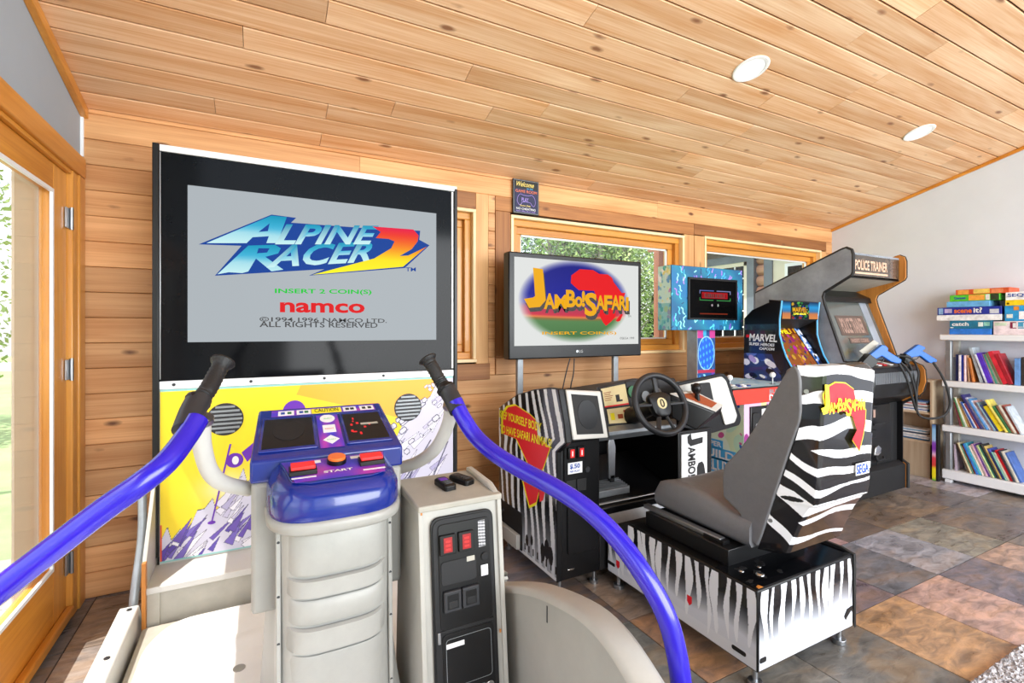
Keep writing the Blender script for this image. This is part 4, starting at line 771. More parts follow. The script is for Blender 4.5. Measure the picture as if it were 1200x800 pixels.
def tvart(u, v):
    A = canvas(u, 'd9dbd9'); e = ((u - .47) / .42) ** 2 + ((v - .52) / .47) ** 2; k = np.clip((1.12 - e) / .35, 0, 1)
    B = ramp([(0, '3d6a3c'), (.30, '56804e'), (.33, '8a6a38'), (.345, 'e08048'), (.37, 'c83448'), (.45, 'a83a58'), (.5, '4a3f9a'), (.6, '1c2090'), (.9, '1b1d80'), (1, '1b1d80')])(v + .02 * np.sin(u * 3)); return A * (1 - k[..., None]) + B * k[..., None]
ts = printed('screen', plane_fn((tsx0, 2.7495, tsz0), (1, 0, 0), (0, 0, 1), tsx1 - tsx0, tsz1 - tsz0), tvart, 160, 90, M['screen'], tv, 'lit screen with the safari title, a red continent and green plain')
M['redscreen'] = lit('screen_red', 'f01820'); M['shadowscreen'] = mat('screen_shadow', '1a1008', .6)
w_, h_ = tsx1 - tsx0, tsz1 - tsz0
poly3('continent', AFR, (tsx0 + .42 * w_, 2.7495, tsz0 + .23 * h_), (1, 0, 0), (0, 0, 1), .46 * w_, .68 * h_, .0012, M['redscreen'], ts); poly3('island', MAD, (tsx0 + .42 * w_, 2.7495, tsz0 + .23 * h_), (1, 0, 0), (0, 0, 1), .46 * w_, .68 * h_, .0012, M['redscreen'], ts)
jambo((tsx0 + .075 * w_, 2.7495, tsz0 + .43 * h_), (1, 0, 0), (0, 0, 1), .86 * w_, .46 * h_, M['yellows'], ts, M['shadowscreen'], .002)
text('lettering', 'INSERT COIN(S)', (tsx0 + .2 * w_, 2.7475, tsz0 + .115 * h_), (1, 0, 0), (0, 0, 1), .6 * w_, .045 * h_, M['yellows'], ts, 0, 0, .02); text('lettering', 'TM', (tsx0 + .90 * w_, 2.7475, tsz0 + .34 * h_), (1, 0, 0), (0, 0, 1), .03 * w_, .025 * h_, M['darks'], ts)
text('lettering', '©SEGA 1999', (tsx0 + .83 * w_, 2.7475, tsz0 + .06 * h_), (1, 0, 0), (0, 0, 1), .13 * w_, .03 * h_, M['darks'], ts)
text('lettering', 'LG', (1.95, 2.7512, 1.142), (1, 0, 0), (0, 0, 1), .03, .018, M['whites'], tv); MB().disc((1.935, 2.752, 1.151), (0, -1, 0), .009, .001, 16).build('round_mark', M['steel'], tv)
for x in [(1.519,1.11),(2.312,1.089)]: box('stand_leg', M['galv'], tv, x[0] - .021, x[0] + .021, 2.80, 2.83, .003, 1.15, .003)
box('stand_foot', M['galv'], tv, 1.43, 2.3, 2.78, 2.84, .0, .03, .003)
wire = thing('hanging_wires', 'two thin black wires hanging below the safari television', 'cable', (1.8, 2.8, .8))
MB().tube([(1.701,2.497,1.121),(1.671,2.49,1.044),(1.642,2.482,0.958),(1.623,2.481,0.866)], .004, 6, 4).build('wire', M['rubber'], wire); MB().tube([(1.725,2.485,1.121),(1.708,2.47,1.029),(1.683,2.461,0.958),(1.673,2.455,0.866)], .004, 6, 4).build('wire', M['rubber'], wire)

# ---------------------------------------------------------------- safari game: driving cabinet
jb = thing('driving_cabinet', 'zebra-striped driving game cabinet with steering wheel and red warning print on its side', 'arcade machine', (1.85, 2.3, 0))
top = [(2.64, .83), (2.56, .87), (2.409, .937), (2.218, .986), (2.08, 1.01), (1.995, 1.015)]
JX = 1.285
side = [(1.998, .07), (1.998, .705), (1.915, .765), (1.93, .85), (1.985, 1.012)] + top[::-1][1:] + [(2.64, .07)]
MB().prism(side, 'x', JX, JX + .03).build('side_panel', M['black'], jb, .003)
def zeb(nst, tilt_, seed):
    def f(u, v):
        A = canvas(u, '1c1d20'); A = paint(A, v < .35, '1c1d20')
        ph = u * nst + tilt_ * v + .10 * np.sin(v * 9 + u * 14 + seed) + .04 * np.sin(v * 23); fr = ph % 1
        A = paint(A, (fr < .40 + .07 * np.sin(v * 6 + np.floor(ph) * 2.1)), 'e4e6ea'); return A
    return f
def side_top(y): return np.interp(y, [p[0] for p in top[::-1]], [p[1] for p in top[::-1]])
def side_left(z): return np.interp(z, [.07, .705, .765, .85, 1.012], [1.998, 1.998, 1.918, 1.932, 1.987])
def side_pf(u, v):
    y0 = side_left(.07 + v * .94); y = 2.636 + (y0 + .004 - 2.636) * u; z = .075 + (side_top(y) - .006 - .075) * v; return JX - .0012 + 0 * u, y, z
base_z = zeb(9.5, 1.4, 1)
def side_art(u, v):
    A = base_z(u, v); g = np.clip((.36 - v) / .3, 0, 1) * (u > .42); A = A * (1 - g[..., None] * .75) + hx('c8ccd4') * g[..., None] * .75
    A = blobs(7, u, v, 1, ['111113'], .0, .01, 1, A)
    for (cx, cy, r_) in ((.80, .10, .05), (.86, .13, .055), (.92, .11, .05), (.62, .12, .03), (.54, .10, .035), (.35, .085, .03), (.2, .075, .03)): A = paint(A, ((u - cx) / (r_ * .7)) ** 2 + ((v - cy) / r_) ** 2 < 1, '17171a')
    A = paint(A, (np.abs(v - .055) < .02) & (np.sin(u * 90) > .55), '17171a'); A = paint(A, (v < .02), 'd8dade')
    return A
printed('zebra_print', side_pf, side_art, 220, 300, M['gloss_art'], jb, 'black and white zebra stripes fading to small animals at the bottom')
sp = box('side_recess', M['blackm'], jb, JX - .006, JX + .001, 2.345, 2.64, .085, .29, .002); box('recess_box', M['cream'], jb, JX - .03, JX - .006, 2.36, 2.64, .09, .17, .004); MB().tube([(JX - .03, 2.6, .15), (JX - .05, 2.55, .22), (JX - .04, 2.5, .27)], .006, 8, 4).build('power_cord', M['darkg'], jb)
# red continent with the warning, on the side panel (u runs towards the viewer, -Y)
U_, V_ = (0, -1, 0), (0, 0, 1)
rp = [(2.513,0.85),(2.419,0.873),(2.254,0.846),(2.2,0.828),(2.174,0.744),(2.057,0.716),(2.123,0.597),(2.191,0.527),(2.165,0.468),(2.191,0.403),(2.263,0.362),(2.339,0.487),(2.254,0.564),(2.291,0.592),(2.408,0.688),(2.58,0.684),(2.58,0.8)]
O0 = (JX - .003, 0, 0)
poly3('yellow_outline', [(-(p[0] + (p[0] - 2.17) * .06), p[1] + (p[1] - .72) * .05) for p in rp], (JX - .0022, 0, 0), U_, V_, 1, 1, 0, M['yellow'], jb)
poly3('red_continent', [(-p[0], p[1]) for p in rp], (JX - .003, 0, 0), U_, V_, 1, 1, 0, M['redp'], jb, 'red continent print on the zebra side')
poly3('red_island', [(-p[0], p[1]) for p in [(2.165,0.481),(2.098,0.501),(2.123,0.433),(2.157,0.413)]], (JX - .003, 0, 0), U_, V_, 1, 1, 0, M['redp'], jb)
for s_, (bl, br, tl) in (('KEEP YOURSELF BODY', [(2.626,0.773),(2.148,0.775),(2.626,0.814)]), ('TO HAVE SAFARI ANIMALS!', [(2.614,0.688),(2.05,0.713),(2.614,0.729)])):
    text('lettering', s_, (JX - .0045, bl[0], bl[1]), (0, br[0] - bl[0], br[1] - bl[1]), (0, 0, 1), abs(br[0] - bl[0]) * 1.02, (tl[1] - bl[1]) * 1.15, M['yellow'], jb, 0, 0, .02)
# coin column
ccx0, ccx1 = 1.315, 1.545
cc = box('coin_column', M['black'], jb, ccx0 - .005, ccx1, 2.0, 2.5, .07, .765, .006)
cdn = MB().prism(round_poly(rect(ccx0 + .01, ccx1 - .01, .44, .745), .02, 5), 'y', 1.992, 2.001).build('upper_door', M['black'], jb, .002)
MB().prism(round_poly(rect(ccx0 + .03, ccx1 - .03, .19, .43), .02, 5), 'y', 1.992, 2.001).build('lower_door', M['black'], jb, .002)
for x in (1.362, 1.418): s_ = box('coin_slot', M['black'], cdn, x - .022, x + .022, 1.978, 1.993, .665, .722, .003); r_ = box('slot_window', M['glow_red'], cdn, x - .012, x + .012, 1.976, 1.978, .673, .714, .001); r_['label'] = 'red coin slot window'; box('slot_line', M['paper'], cdn, x - .003, x + .003, 1.9755, 1.976, .68, .705, 0)
lb_ = box('price_label', M['paper'], cdn, 1.345, 1.43, 1.9905, 1.992, .590, .645, 0); text('lettering', '$.50', (1.355, 1.990, .612), (1, 0, 0), (0, 0, 1), .06, .026, M['blue_ink'], cdn, .0006, 0, .03); text('lettering', 'PER PLAY', (1.355, 1.990, .597), (1, 0, 0), (0, 0, 1), .06, .009, M['blue_ink'], cdn, .0006, 0, .02)
for (x, z) in ((1.462, .60), (1.48, .35)): MB().disc((x, 1.993, z), (0, -1, 0), .014, .006, 18).build('lock', M['darkg'], jb, .001)
for x in (1.362, 1.425): MB().prism(rect(x - .028, x + .028, .50, .56), 'y', 1.987, 1.993).build('return_flap', M['blackm'], cdn, .002)
box('grip_slot', M['chrome'], jb, 1.345, 1.385, 1.993, 2.0, .115, .122, .001); 
for (x, y_) in ((1.32, 2.03), (1.53, 2.03), (1.32, 2.58), (2.38, 2.03), (2.38, 2.58)): MB().disc((x, y_, .0), (0, 0, 1), .022, .018, 16).build('levelling_foot', M['steel'], jb); MB().disc((x, y_, .018), (0, 0, 1), .009, .06, 10).build('foot_screw', M['steel'], jb)
# speaker pod leaning back above it
def lean(x0, x1, f, o_=0.0): pass
sp_pts = lambda x0, x1, a, b, y0, y1, o_: [(x0, y0 + (y1 - y0) * a - o_, .775 + .235 * a), (x1, y0 + (y1 - y0) * a - o_, .765 + .225 * a), (x1, y0 + (y1 - y0) * b - o_, .765 + .225 * b), (x0, y0 + (y1 - y0) * b - o_, .775 + .235 * b)]
def spk(name, x0, x1, a, b, o0, o1, mt, par, bev=.001): return MB().loft([sp_pts(x0, x1, a, b, 1.93, 1.992, o_) for o_ in (o0, o1)]).build(name, mt, par, bev, 30)
body_ = MB().loft([sp_pts(1.318, 1.555, -.02, 1.0, 1.93, 1.992, 0), [(1.318, 2.4, .77), (1.7, 2.4, .77), (1.7, 2.4, .93), (1.318, 2.4, .93)]]).build('speaker_housing', M['blackm'], jb, .004)
spf = spk('speaker_frame', 1.325, 1.535, 0, .99, -.002, .014, M['white'], jb, .006); spk('speaker_cloth', 1.35, 1.508, .1, .9, .010, .0165, M['blackm'], jb)
rgp = [(1.43 + .06 * math.cos(t_), .5 + .3 * math.sin(t_)) for t_ in [k * math.pi / 12 for k in range(24)]]
MB().loft([[(x, 1.93 + .062 * b - o_, .77 + .23 * b) for x, b in rgp] for o_ in (.0165, .019)]).build('speaker_cone', M['black'], spf, .001)
# dashboard
dash_l = [(1.59,2.138,0.996),(1.622,2.121,0.996),(1.817,2.121,1.005),(1.898,2.079,1.043)]
MB().loft([[(1.54, 2.02, .985), (1.54, 1.985, .76), (1.54, 2.35, .70), (1.54, 2.5, .93)], [(1.68, 2.19, .985), (1.68, 2.13, .765), (1.68, 2.4, .70), (1.68, 2.55, .93)], [(1.98, 2.24, 1.01), (1.98, 2.16, .745), (1.98, 2.4, .70), (1.98, 2.55, .95)], [(2.30, 2.22, 1.0), (2.30, 2.13, .72), (2.30, 2.4, .70), (2.30, 2.55, .95)]]).build('dashboard', M['darkg'], jb, .01, 50)
def dq(name, x0, x1, a, b, o0, o1, mt, par, bev=.0008, lb=None):   # patch on the dashboard face; a..b from bottom to top
    def q(x, t_): yb = np.interp(x, [1.54, 1.68, 1.98, 2.3], [1.985, 2.13, 2.16, 2.13]); yt = np.interp(x, [1.54, 1.68, 1.98, 2.3], [2.02, 2.19, 2.24, 2.22]); zb = np.interp(x, [1.54, 1.68, 1.98, 2.3], [.76, .765, .745, .72]); zt = np.interp(x, [1.54, 1.68, 1.98, 2.3], [.985, .985, 1.01, 1.0]); return yb + (yt - yb) * t_, zb + (zt - zb) * t_
    return MB().loft([[(x, q(x, t_)[0] - o_, q(x, t_)[1]) for x, t_ in ((x0, a), (x1, a), (x1, b), (x0, b))] for o_ in (o0, o1)]).build(name, mt, par, bev, 30, lb)
for t_ in (.22, .68): dq('fixing_hole', 1.60, 1.655, t_, t_ + .1, -.002, .004, M['ink'], jb, .002)
M['manila'] = mat('cream_instruction_card', 'e6d6a2', .5, noise=.05); M['brownp'] = mat('brown_print', '9c4a26', .5)
c1 = dq('instruction_card', 1.695, 1.895, .47, .92, .001, .004, M['manila'], jb, 0, 'cream instruction card with a small seat drawing'); dq('card_stripe', 1.695, 1.895, .47, .50, .004, .005, M['redp'], c1, 0); dq('card_drawing', 1.80, 1.83, .58, .72, .004, .005, M['ink'], c1, 0); dq('card_drawing', 1.80, 1.85, .56, .60, .004, .005, M['ink'], c1, 0)
for k in range(5): dq('card_line', 1.71, 1.71 + .05 + .01 * (k % 3), .62 + k * .045, .635 + k * .045, .004, .0047, M['brownp'], c1, 0)
c2 = dq('instruction_card', 1.715, 1.90, .08, .42, .001, .004, M['manila'], jb, 0, 'cream instruction card with brown print'); dq('card_spot', 1.735, 1.765, .16, .32, .004, .005, M['yellow'], c2, 0); dq('card_spot', 1.79, 1.83, .18, .28, .004, .005, M['brownp'], c2, 0); dq('card_line', 1.84, 1.885, .22, .27, .004, .005, M['brownp'], c2, 0); dq('card_line', 1.84, 1.885, .31, .36, .004, .005, M['brownp'], c2, 0)
dq('gauge_panel', 1.90, 2.16, .1, .97, .001, .006, M['black'], jb, .002)
for (x, t_, r_) in ((1.935, .72, .036), (2.03, .60, .033), (2.12, .66, .03)):
    y_ = float(np.interp(x, [1.68, 1.98, 2.3], [2.16, 2.2, 2.18])); z_ = .745 + .265 * t_; g_ = MB().disc((x, y_ - .012 - (t_ - .5) * -.06, z_), (0, -1, .25), r_, .006, 24).build('gauge', M['galv'] if x > 2 else M['greenp'], jb, .001)
for k in range(6): dq('indicator', 1.935 + k * .022, 1.945 + k * .022, .26 + .05 * (k % 2), .34 + .05 * (k % 2), .006, .008, M['paper'], jb, 0)
MB().prism([(2.10, .70), (2.06, .735), (2.06, .755), (2.13, .77)], 'x', 1.60, 2.25).build('dash_lip', M['galv'], jb, .003)
# steering wheel
wc = Vector((1.862, 1.90, .912)); wn_ = Vector((-.10, -1, .42)).normalized(); wu = Vector((1, -.1, 0)).normalized(); wv = wn_.cross(wu).normalized(); wv = wv if wv.z > 0 else -wv; wu = wv.cross(wn_).normalized()
rim = [wc + (wu * math.cos(a) + wv * math.sin(a)) * .155 for a in [2 * math.pi * k / 48 for k in range(49)]]
st = MB().tube(rim, .0165, 12).build('steering_wheel', M['darkg'], jb, 0, 60)
hub = []
for o_, sc_ in ((-.02, .9), (.0, 1.0), (.018, .95), (.024, .8)):
    hub.append([wc + wn_ * (o_ - .01) + wu * (a * sc_) + wv * (b * sc_) for a, b in round_poly([(-.075, .045), (-.03, .065), (.03, .065), (.075, .045), (.055, -.05), (.03, -.07), (-.03, -.07), (-.055, -.05)], .02, 3)])
MB().loft(hub).build('wheel_hub', M['black'], st, .002)
for a in (.0, math.pi, -math.pi / 2 - .35, -math.pi / 2 + .35, math.pi / 2):
    d_ = wu * math.cos(a) + wv * math.sin(a); MB().bar(wc + d_ * .05 - wn_ * .008, wc + d_ * .15 - wn_ * .002, .032 if abs(math.sin(a)) < .5 else .024, .014).build('spoke', M['darkg'], st, .003)
MB().disc(wc + wn_ * .012, wn_, .030, .004, 28).build('emblem', M['manila'], st, .001); ring_ = MB().tube([wc + wn_ * .0175 + (wu * math.cos(a) * .010 + wv * math.sin(a) * .019) for a in [2 * math.pi * k / 20 for k in range(21)]], .003, 6).build('emblem_mark', M['ink'], st)
MB().tube([wc - wn_ * .02, wc - wn_ * .28], [.035, .05], 20).build('steering_column', M['black'], jb)
# shifter pod on the right
bk = MB().prism(round_poly([(2.117,0.993),(2.515,1.035),(2.561,1.001),(2.678,0.745),(2.663,0.704),(2.531,0.69),(2.404,0.676),(2.144,0.741)], .02, 4), 'y', 2.04, 2.062).build('shifter_back_panel', M['black'], jb, .004)
sb = MB().prism(round_poly([(2.134,0.978),(2.488,1.016),(2.526,0.988),(2.626,0.767),(2.603,0.727),(2.518,0.719),(2.48,0.815),(2.399,0.842),(2.243,0.903),(2.147,0.928)], .012, 4), 'y', 2.03, 2.04).build('white_surround', M['white'], jb, .002)
MB().prism(round_poly([(2.225,0.984),(2.373,0.987),(2.409,0.863),(2.309,0.88),(2.239,0.904)], .008, 3), 'y', 2.02, 2.03).build('shifter_recess', M['blackm'], sb, .001)
top_ = [(2.007,1.977,0.943),(2.211,1.995,0.943),(2.384,1.939,0.856),(2.24,1.867,0.843)]; low_ = [(2.023,1.98,0.81),(2.215,1.993,0.797),(2.349,1.934,0.805),(2.128,1.903,0.748)]
MB().loft([top_, low_]).build('shifter_housing', M['black'], jb, .008, 50)
pl_ = MB().loft([[(x, y, z + .001) for x, y, z in top_], [(x, y, z + .008) for x, y, z in top_]]).build('shift_plate', M['white'], jb, .002)
ctr = np.mean(np.array(top_), 0); MB().loft([[tuple(ctr + (np.array(q) - ctr) * .72 + (0, 0, o_)) for q in top_] for o_ in (.008, .0105)]).build('brown_plate', M['brownp'], pl_)
kn = [(2.184,1.941,0.889),(2.176,1.945,0.97)]; MB().tube([kn[0], kn[1]], .013, 14).build('gear_stick', M['black'], jb); MB().sphere(kn[1], .028, 10, (1, 1, 1.15)).build('gear_knob', M['black'], jb)
# right column with the white title panel; back board, floor, pedals
box('right_column', M['black'], jb, 2.115, 2.388, 2.02, 2.6, .07, .72, .006); tp = box('title_panel', M['paper'], jb, 2.135, 2.342, 2.014, 2.02, .12, .70, .001)
text('lettering', 'AMBO!SAFARI', (2.185, 2.0125, .625), (0, 0, -1), (1, 0, 0), .34, .06, M['ink'], tp, 0, 0, .03); poly3('big_letter', JP, (2.18, 2.0125, .70), (0, 0, -1), (1, 0, 0), .17, .125, 0, M['ink'], tp)
MB().prism([(2.255, .13), (2.258, .50), (2.27, .525), (2.30, .53), (2.315, .51), (2.325, .46), (2.325, .13)], 'y', 2.0125, 2.014).build('animal_silhouette', M['ink'], tp); MB().prism([(2.155, .36), (2.18, .385), (2.20, .38), (2.195, .33), (2.17, .335)], 'y', 2.0125, 2.014).build('animal_silhouette', M['ink'], tp)
box('back_board', M['blackm'], jb, 1.545, 2.42, 2.585, 2.615, .07, .80, 0); box('foot_well_floor', M['blackm'], jb, 1.545, 2.22, 2.0, 2.585, .07, .27, .004)
fw = MB().prism([(2.03, .37), (2.08, .385), (2.45, .52), (2.45, .27), (2.03, .27)], 'x', 1.56, 2.21).build('foot_rest', M['black'], jb, .006)
MB().prism([(1.98, .25), (2.06, .383), (2.075, .383), (2.0, .25)], 'x', 1.552, 2.21).build('steel_kick_plate', M['steel'], jb, .002)
gt = box('grate', M['galv'], jb, 1.60, 1.83, 2.10, 2.2, .395, .43, .003)
for k in range(6): MB().bar((1.60, 2.105 + k * .018, .414 + k * .004), (1.83, 2.105 + k * .018, .414 + k * .004), .006, .04).build('grate_bar', M['steel'], gt)
ped = MB().prism(round_poly([(1.742, .46), (1.735, .66), (1.745, .69), (1.775, .69), (1.79, .64), (1.785, .46)], .012, 3), 'y', 2.17, 2.185).build('pedal', M['steel'], jb, .004, label='long steel accelerator pedal'); MB().disc((1.62, 2.2, .57), (0, -1, .2), .05, .012, 24).build('pedal', M['cream'], jb, .002, label='pale brake pedal'); MB().bar((1.765, 2.18, .4), (1.765, 2.18, .48), .03, .02).build('pedal_arm', M['black'], ped)

# ---------------------------------------------------------------- safari game: seat base and seat
se = thing('simulator_chair', 'grey moulded driving seat with a zebra-striped back shell on a striped base box', 'arcade seat', (1.88, 1.55, 0))
bx0, bx1, by0, by1 = 1.575, 2.178, 1.135, 1.975
MB().prism([(by0, .075), (by0, .37), (1.80, .37), (1.84, .30), (by1, .305), (by1, .075)], 'x', bx0, bx1).build('base_box', M['black'], se, .006)
box('top_plate', M['bezel'], se, bx0 + .004, bx1 - .004, by0 + .004, 1.32, .369, .374, .001); MB().prism([(by0 - .004, .07), (by0 - .004, .372), (by0 + .05, .385), (1.8, .385), (1.8, .37), (by0 + .1, .37)], 'x', bx1, bx1 + .016).build('edge_moulding', M['rubber'], se, .002)
def drip(seed, n, lo):
    def f(u, v):
        R_ = random.Random(seed); dark = np.clip((v - .33) / .42 + .12 * np.sin(u * 13), 0, 1); A = hx('d3d7e0') * (1 - dark[..., None]) + hx('17181b') * dark[..., None]; A = paint(A, v < .16, 'dadde4')
        for k in range(n):
            c = (k + .5 + R_.uniform(-.25, .25)) / n; w = R_.uniform(.16, .36) / n; e = R_.uniform(lo, lo + .35); cc_ = c + .14 / n * np.sin(v * 6 + k); ww = w * np.clip((v - e) / .4, 0, 1) ** .45 * (1 + .25 * np.sin(v * 9 + k * 2)); A = paint(A, (np.abs(u - cc_) < ww) & (v > e), 'e9ebf0')
        return A
    return f
def bside(u, v):
    y = by1 - .006 + (by0 + .004 - by1 + .006) * u; zt = np.where(y > 1.82, .285, .362); return bx0 - .0012 + 0 * u, y, .082 + (zt - .082) * v
printed('zebra_print', bside, drip(3, 17, .0), 420, 90, M['gloss_art'], se, 'white drips over black fading to white on the long side of the base')
printed('zebra_print', plane_fn((bx0 + .008, by0 - .0012, .082), (1, 0, 0), (0, 0, 1), bx1 - bx0 - .016, .28), drip(6, 11, .05), 300, 110, M['gloss_art'], se, 'white drips over black fading to white on the end of the base')
for (y_, z) in ((1.455, .165), (1.905, .12)): poly3('red_shield', [(0, 1), (1, 1), (1, .35), (.5, 0), (0, .35)], (bx0 - .0022, y_, z), (0, -1, 0), (0, 0, 1), .026, .04, 0, M['redp'], se)
for (y_, z) in ((1.21, .115), (1.945, .125)): h_ = MB().prism(round_poly([(y_ - .03, z - .008), (y_ + .03, z - .008), (y_ + .03, z + .008), (y_ - .03, z + .008)], .007, 3), 'x', bx0 - .003, bx0).build('hand_slot', M['ink'], se)
MB().prism(round_poly(rect(1.585, 1.62, .108, .126), .006, 3), 'y', by0 - .003, by0).build('hand_slot', M['ink'], se); MB().prism([(2.11, .135), (2.13, .16), (2.165, .165), (2.175, .13), (2.16, .15), (2.13, .13), (2.12, .12)], 'y', by0 - .004, by0).build('cracked_hole', M['ink'], se)
for (x, y_) in ((1.61, 1.17), (2.14, 1.17), (1.61, 1.93), (2.14, 1.93)): MB().disc((x, y_, .0), (0, 0, 1), .026, .02, 18).build('levelling_foot', M['steel'], se, .002); MB().disc((x, y_, .02), (0, 0, 1), .010, .06, 10).build('foot_screw', M['steel'], se)
box('rail_box', M['black'], se, 1.63, 2.12, 1.30, 1.76, .372, .437, .003); 
for x in (1.655, 2.075): rb = MB().box(x, x + .03, 1.36, 1.80, .437, .455).build('slide_rail', M['steel'], se, .002); MB().box(x - .004, x + .034, 1.34, 1.44, .436, .45).build('rail_cover', M['black'], rb, .001)
for (x, y_, s_) in ((1.68, 1.20, .016), (1.64, 1.25, .01), (1.73, 1.24, .008)): MB().sphere((x, y_, .376), s_, 6, (1, 1, .5)).build('worn_bolt', M['chrome'], se)
rr = random.Random(2)
for _ in range(9): x, y_ = rr.uniform(1.6, 1.78), rr.uniform(1.155, 1.28); pts = [(x + rr.uniform(.008, .025) * math.cos(a), y_ + rr.uniform(.006, .018) * math.sin(a)) for a in [k * math.pi / 4 for k in range(8)]]; MB().prism(pts, 'z', .374, .3748).build('torn_tape', M['blackm'], se)
MB().prism([(1.585, 1.138), (1.61, 1.138), (1.605, 1.155), (1.588, 1.15)], 'z', .3742, .3755).build('chipped_spot', M['orangew'], se)
# cushion: sides rise higher at the front; centre dips
def crossy(y, zb, zt, dip, x0=1.70, x1=2.10):
    c = (x0 + x1) / 2; pts = [(x0 + .012, y, zb), (x0, y, zb + .02), (x0, y, zt - .02), (x0 + .015, y, zt), (x0 + .06, y, zt - .004)]
    mid = [(x0 + .11, y, zt - dip * .8), (c, y, zt - dip), (x1 - .11, y, zt - dip * .8)]; r_ = [(2 * c - p[0], p[1], p[2]) for p in pts[::-1]]; return pts + mid + r_
MB().loft([crossy(1.775, .475, .50, .0, 1.72, 2.08), crossy(1.772, .458, .535, .004), crossy(1.75, .455, .572, .006), crossy(1.70, .455, .592, .012), crossy(1.62, .452, .598, .022), crossy(1.52, .45, .592, .05), crossy(1.43, .448, .572, .06), crossy(1.36, .446, .552, .06), crossy(1.26, .446, .545, .05)]).build('cushion', M['seat'], se, 0, 70)
# backrest: two grey wings and a padded front
wing = [(1.096,1.173),(1.077,1.156),(1.07,1.12),(1.067,1.013),(1.07,0.976),(1.112,0.851),(1.161,0.696),(1.22,0.505),(1.238,0.458),(1.298,0.486),(1.314,0.559),(1.395,0.603),(1.399,0.68),(1.391,0.735),(1.314,0.823),(1.249,0.92),(1.178,1.046),(1.128,1.137)]
wing = round_poly(wing, .01, 2)
MB().prism(wing, 'x', 1.716, 1.745).build('side_wing', M['seat'], se, .006); MB().prism(wing, 'x', 2.115, 2.144).build('side_wing', M['seat'], se, .006)
MB().loft([[(1.74, y_, z), (2.12, y_, z), (2.12, y_ - .05, z), (1.74, y_ - .05, z)] for y_, z in ((1.33, .50), (1.30, .6), (1.25, .75), (1.21, .9), (1.165, 1.05), (1.14, 1.15), (1.11, 1.168))]).build('back_pad', M['seat'], se, .01, 60)
# zebra shell, wrapped around the back
ZK = [1.172, 1.168, 1.14, 1.05, .98, .90, .77, .70, .668, .655, .60, .50, .46, .448]
FR = [1.085, 1.082, 1.08, 1.072, 1.068, 1.09, 1.132, 1.158, 1.167, 1.172, 1.19, 1.222, 1.236, 1.24]
BK = [1.07, 1.04, 1.012, 1.018, 1.022, 1.025, 1.030, 1.034, 1.04, 1.056, 1.088, 1.128, 1.142, 1.17]
XLf, XRf = 1.722, 2.138
def shell(u, v):
    z = np.interp(v, [0, .012, .05, .2, .3, .42, .58, .68, .72, .74, .81, .94, .99, 1], ZK); fr, bk_ = np.interp(-z, [-a for a in ZK], FR), np.interp(-z, [-a for a in ZK], BK)
    s_ = u * 4; ins = .045 + .012 * (1.17 - z)
    ks = [0, .06, 1.0, 1.15, 2.85, 3.0, 3.94, 4]
    x = np.interp(s_, ks, [XLf, XLf + .001, XLf + .040, XLf + .056, XRf - .056, XRf - .040, XRf - .001, XRf]); tt = np.interp(s_, ks, [0, .03, .93, 1, 1, .93, .03, 0])
    x = np.where(x < 1.93, x - (.012 * tt * (z < .9) * (.9 - z)), x + .012 * tt * (z < .9)); return x, fr + (bk_ - fr) * tt, z
WS = [((0, 1.15, .016), (1, 1.158, .02), (2, 1.155, .018), (3, 1.115, .022), (4, 1.10, .02)), ((0, 1.052, .014), (1, 1.058, .022), (2.2, 1.05, .02), (3, 1.04, .018), (4, 1.04, .02)), ((0, .925, .022), (1, .932, .024), (2, .955, .022), (3, .93, .02), (4, .93, .02)), ((.7, .868, .000), (1, .862, .008), (1.5, .852, .014), (3, .835, .015), (4, .83, .014)),
      ((0, .838, .010), (1, .790, .014), (2, .782, .013), (3, .775, .012), (4, .77, .01)), ((0, .776, .011), (1, .715, .014), (2, .722, .005), (3, .735, .006), (4, .735, .006)), ((0, .705, .02), (.45, .685, .026), (1, .640, .026), (2, .66, .018), (3, .652, .012), (4, .65, .01)), ((.95, .588, .0), (1.2, .59, .012), (2, .612, .014), (3, .60, .012), (4, .6, .01)), ((0, .588, .016), (1, .512, .016), (2, .512, .008), (3, .492, .006), (4, .49, .004))]
def shell_art(u, v):
    x, y, z = shell(u, v); s_ = u * 4; A = canvas(u, '131315')
    for W_ in WS: cz_ = np.interp(s_, [p[0] for p in W_], [p[1] for p in W_]) + .004 * np.sin(s_ * 4.1 + W_[0][1] * 40); hw = np.interp(s_, [p[0] for p in W_], [p[2] for p in W_]) * 1.05; A = paint(A, (np.abs(z - cz_) < hw) & (s_ >= W_[0][0]), 'eff0f2')
    A = paint(A, ((s_ - .45) / .3) ** 2 + ((z - .678) / .009) ** 2 < 1, '131315'); return A
shl = printed('back_shell', shell, shell_art, 260, 420, M['gloss_art'], se, 'glossy black and white zebra-striped back shell', False)
MB().loft([[(1.725, 1.10, 1.150), (2.135, 1.10, 1.150), (2.08, 1.03, 1.150), (1.78, 1.03, 1.150)], [(1.725, 1.10, 1.169), (2.135, 1.10, 1.169), (2.08, 1.04, 1.169), (1.78, 1.04, 1.169)]]).build('shell_top', M['black'], se, .004)
bx_ = lambda z: float(np.interp(-z, [-a for a in ZK], BK))
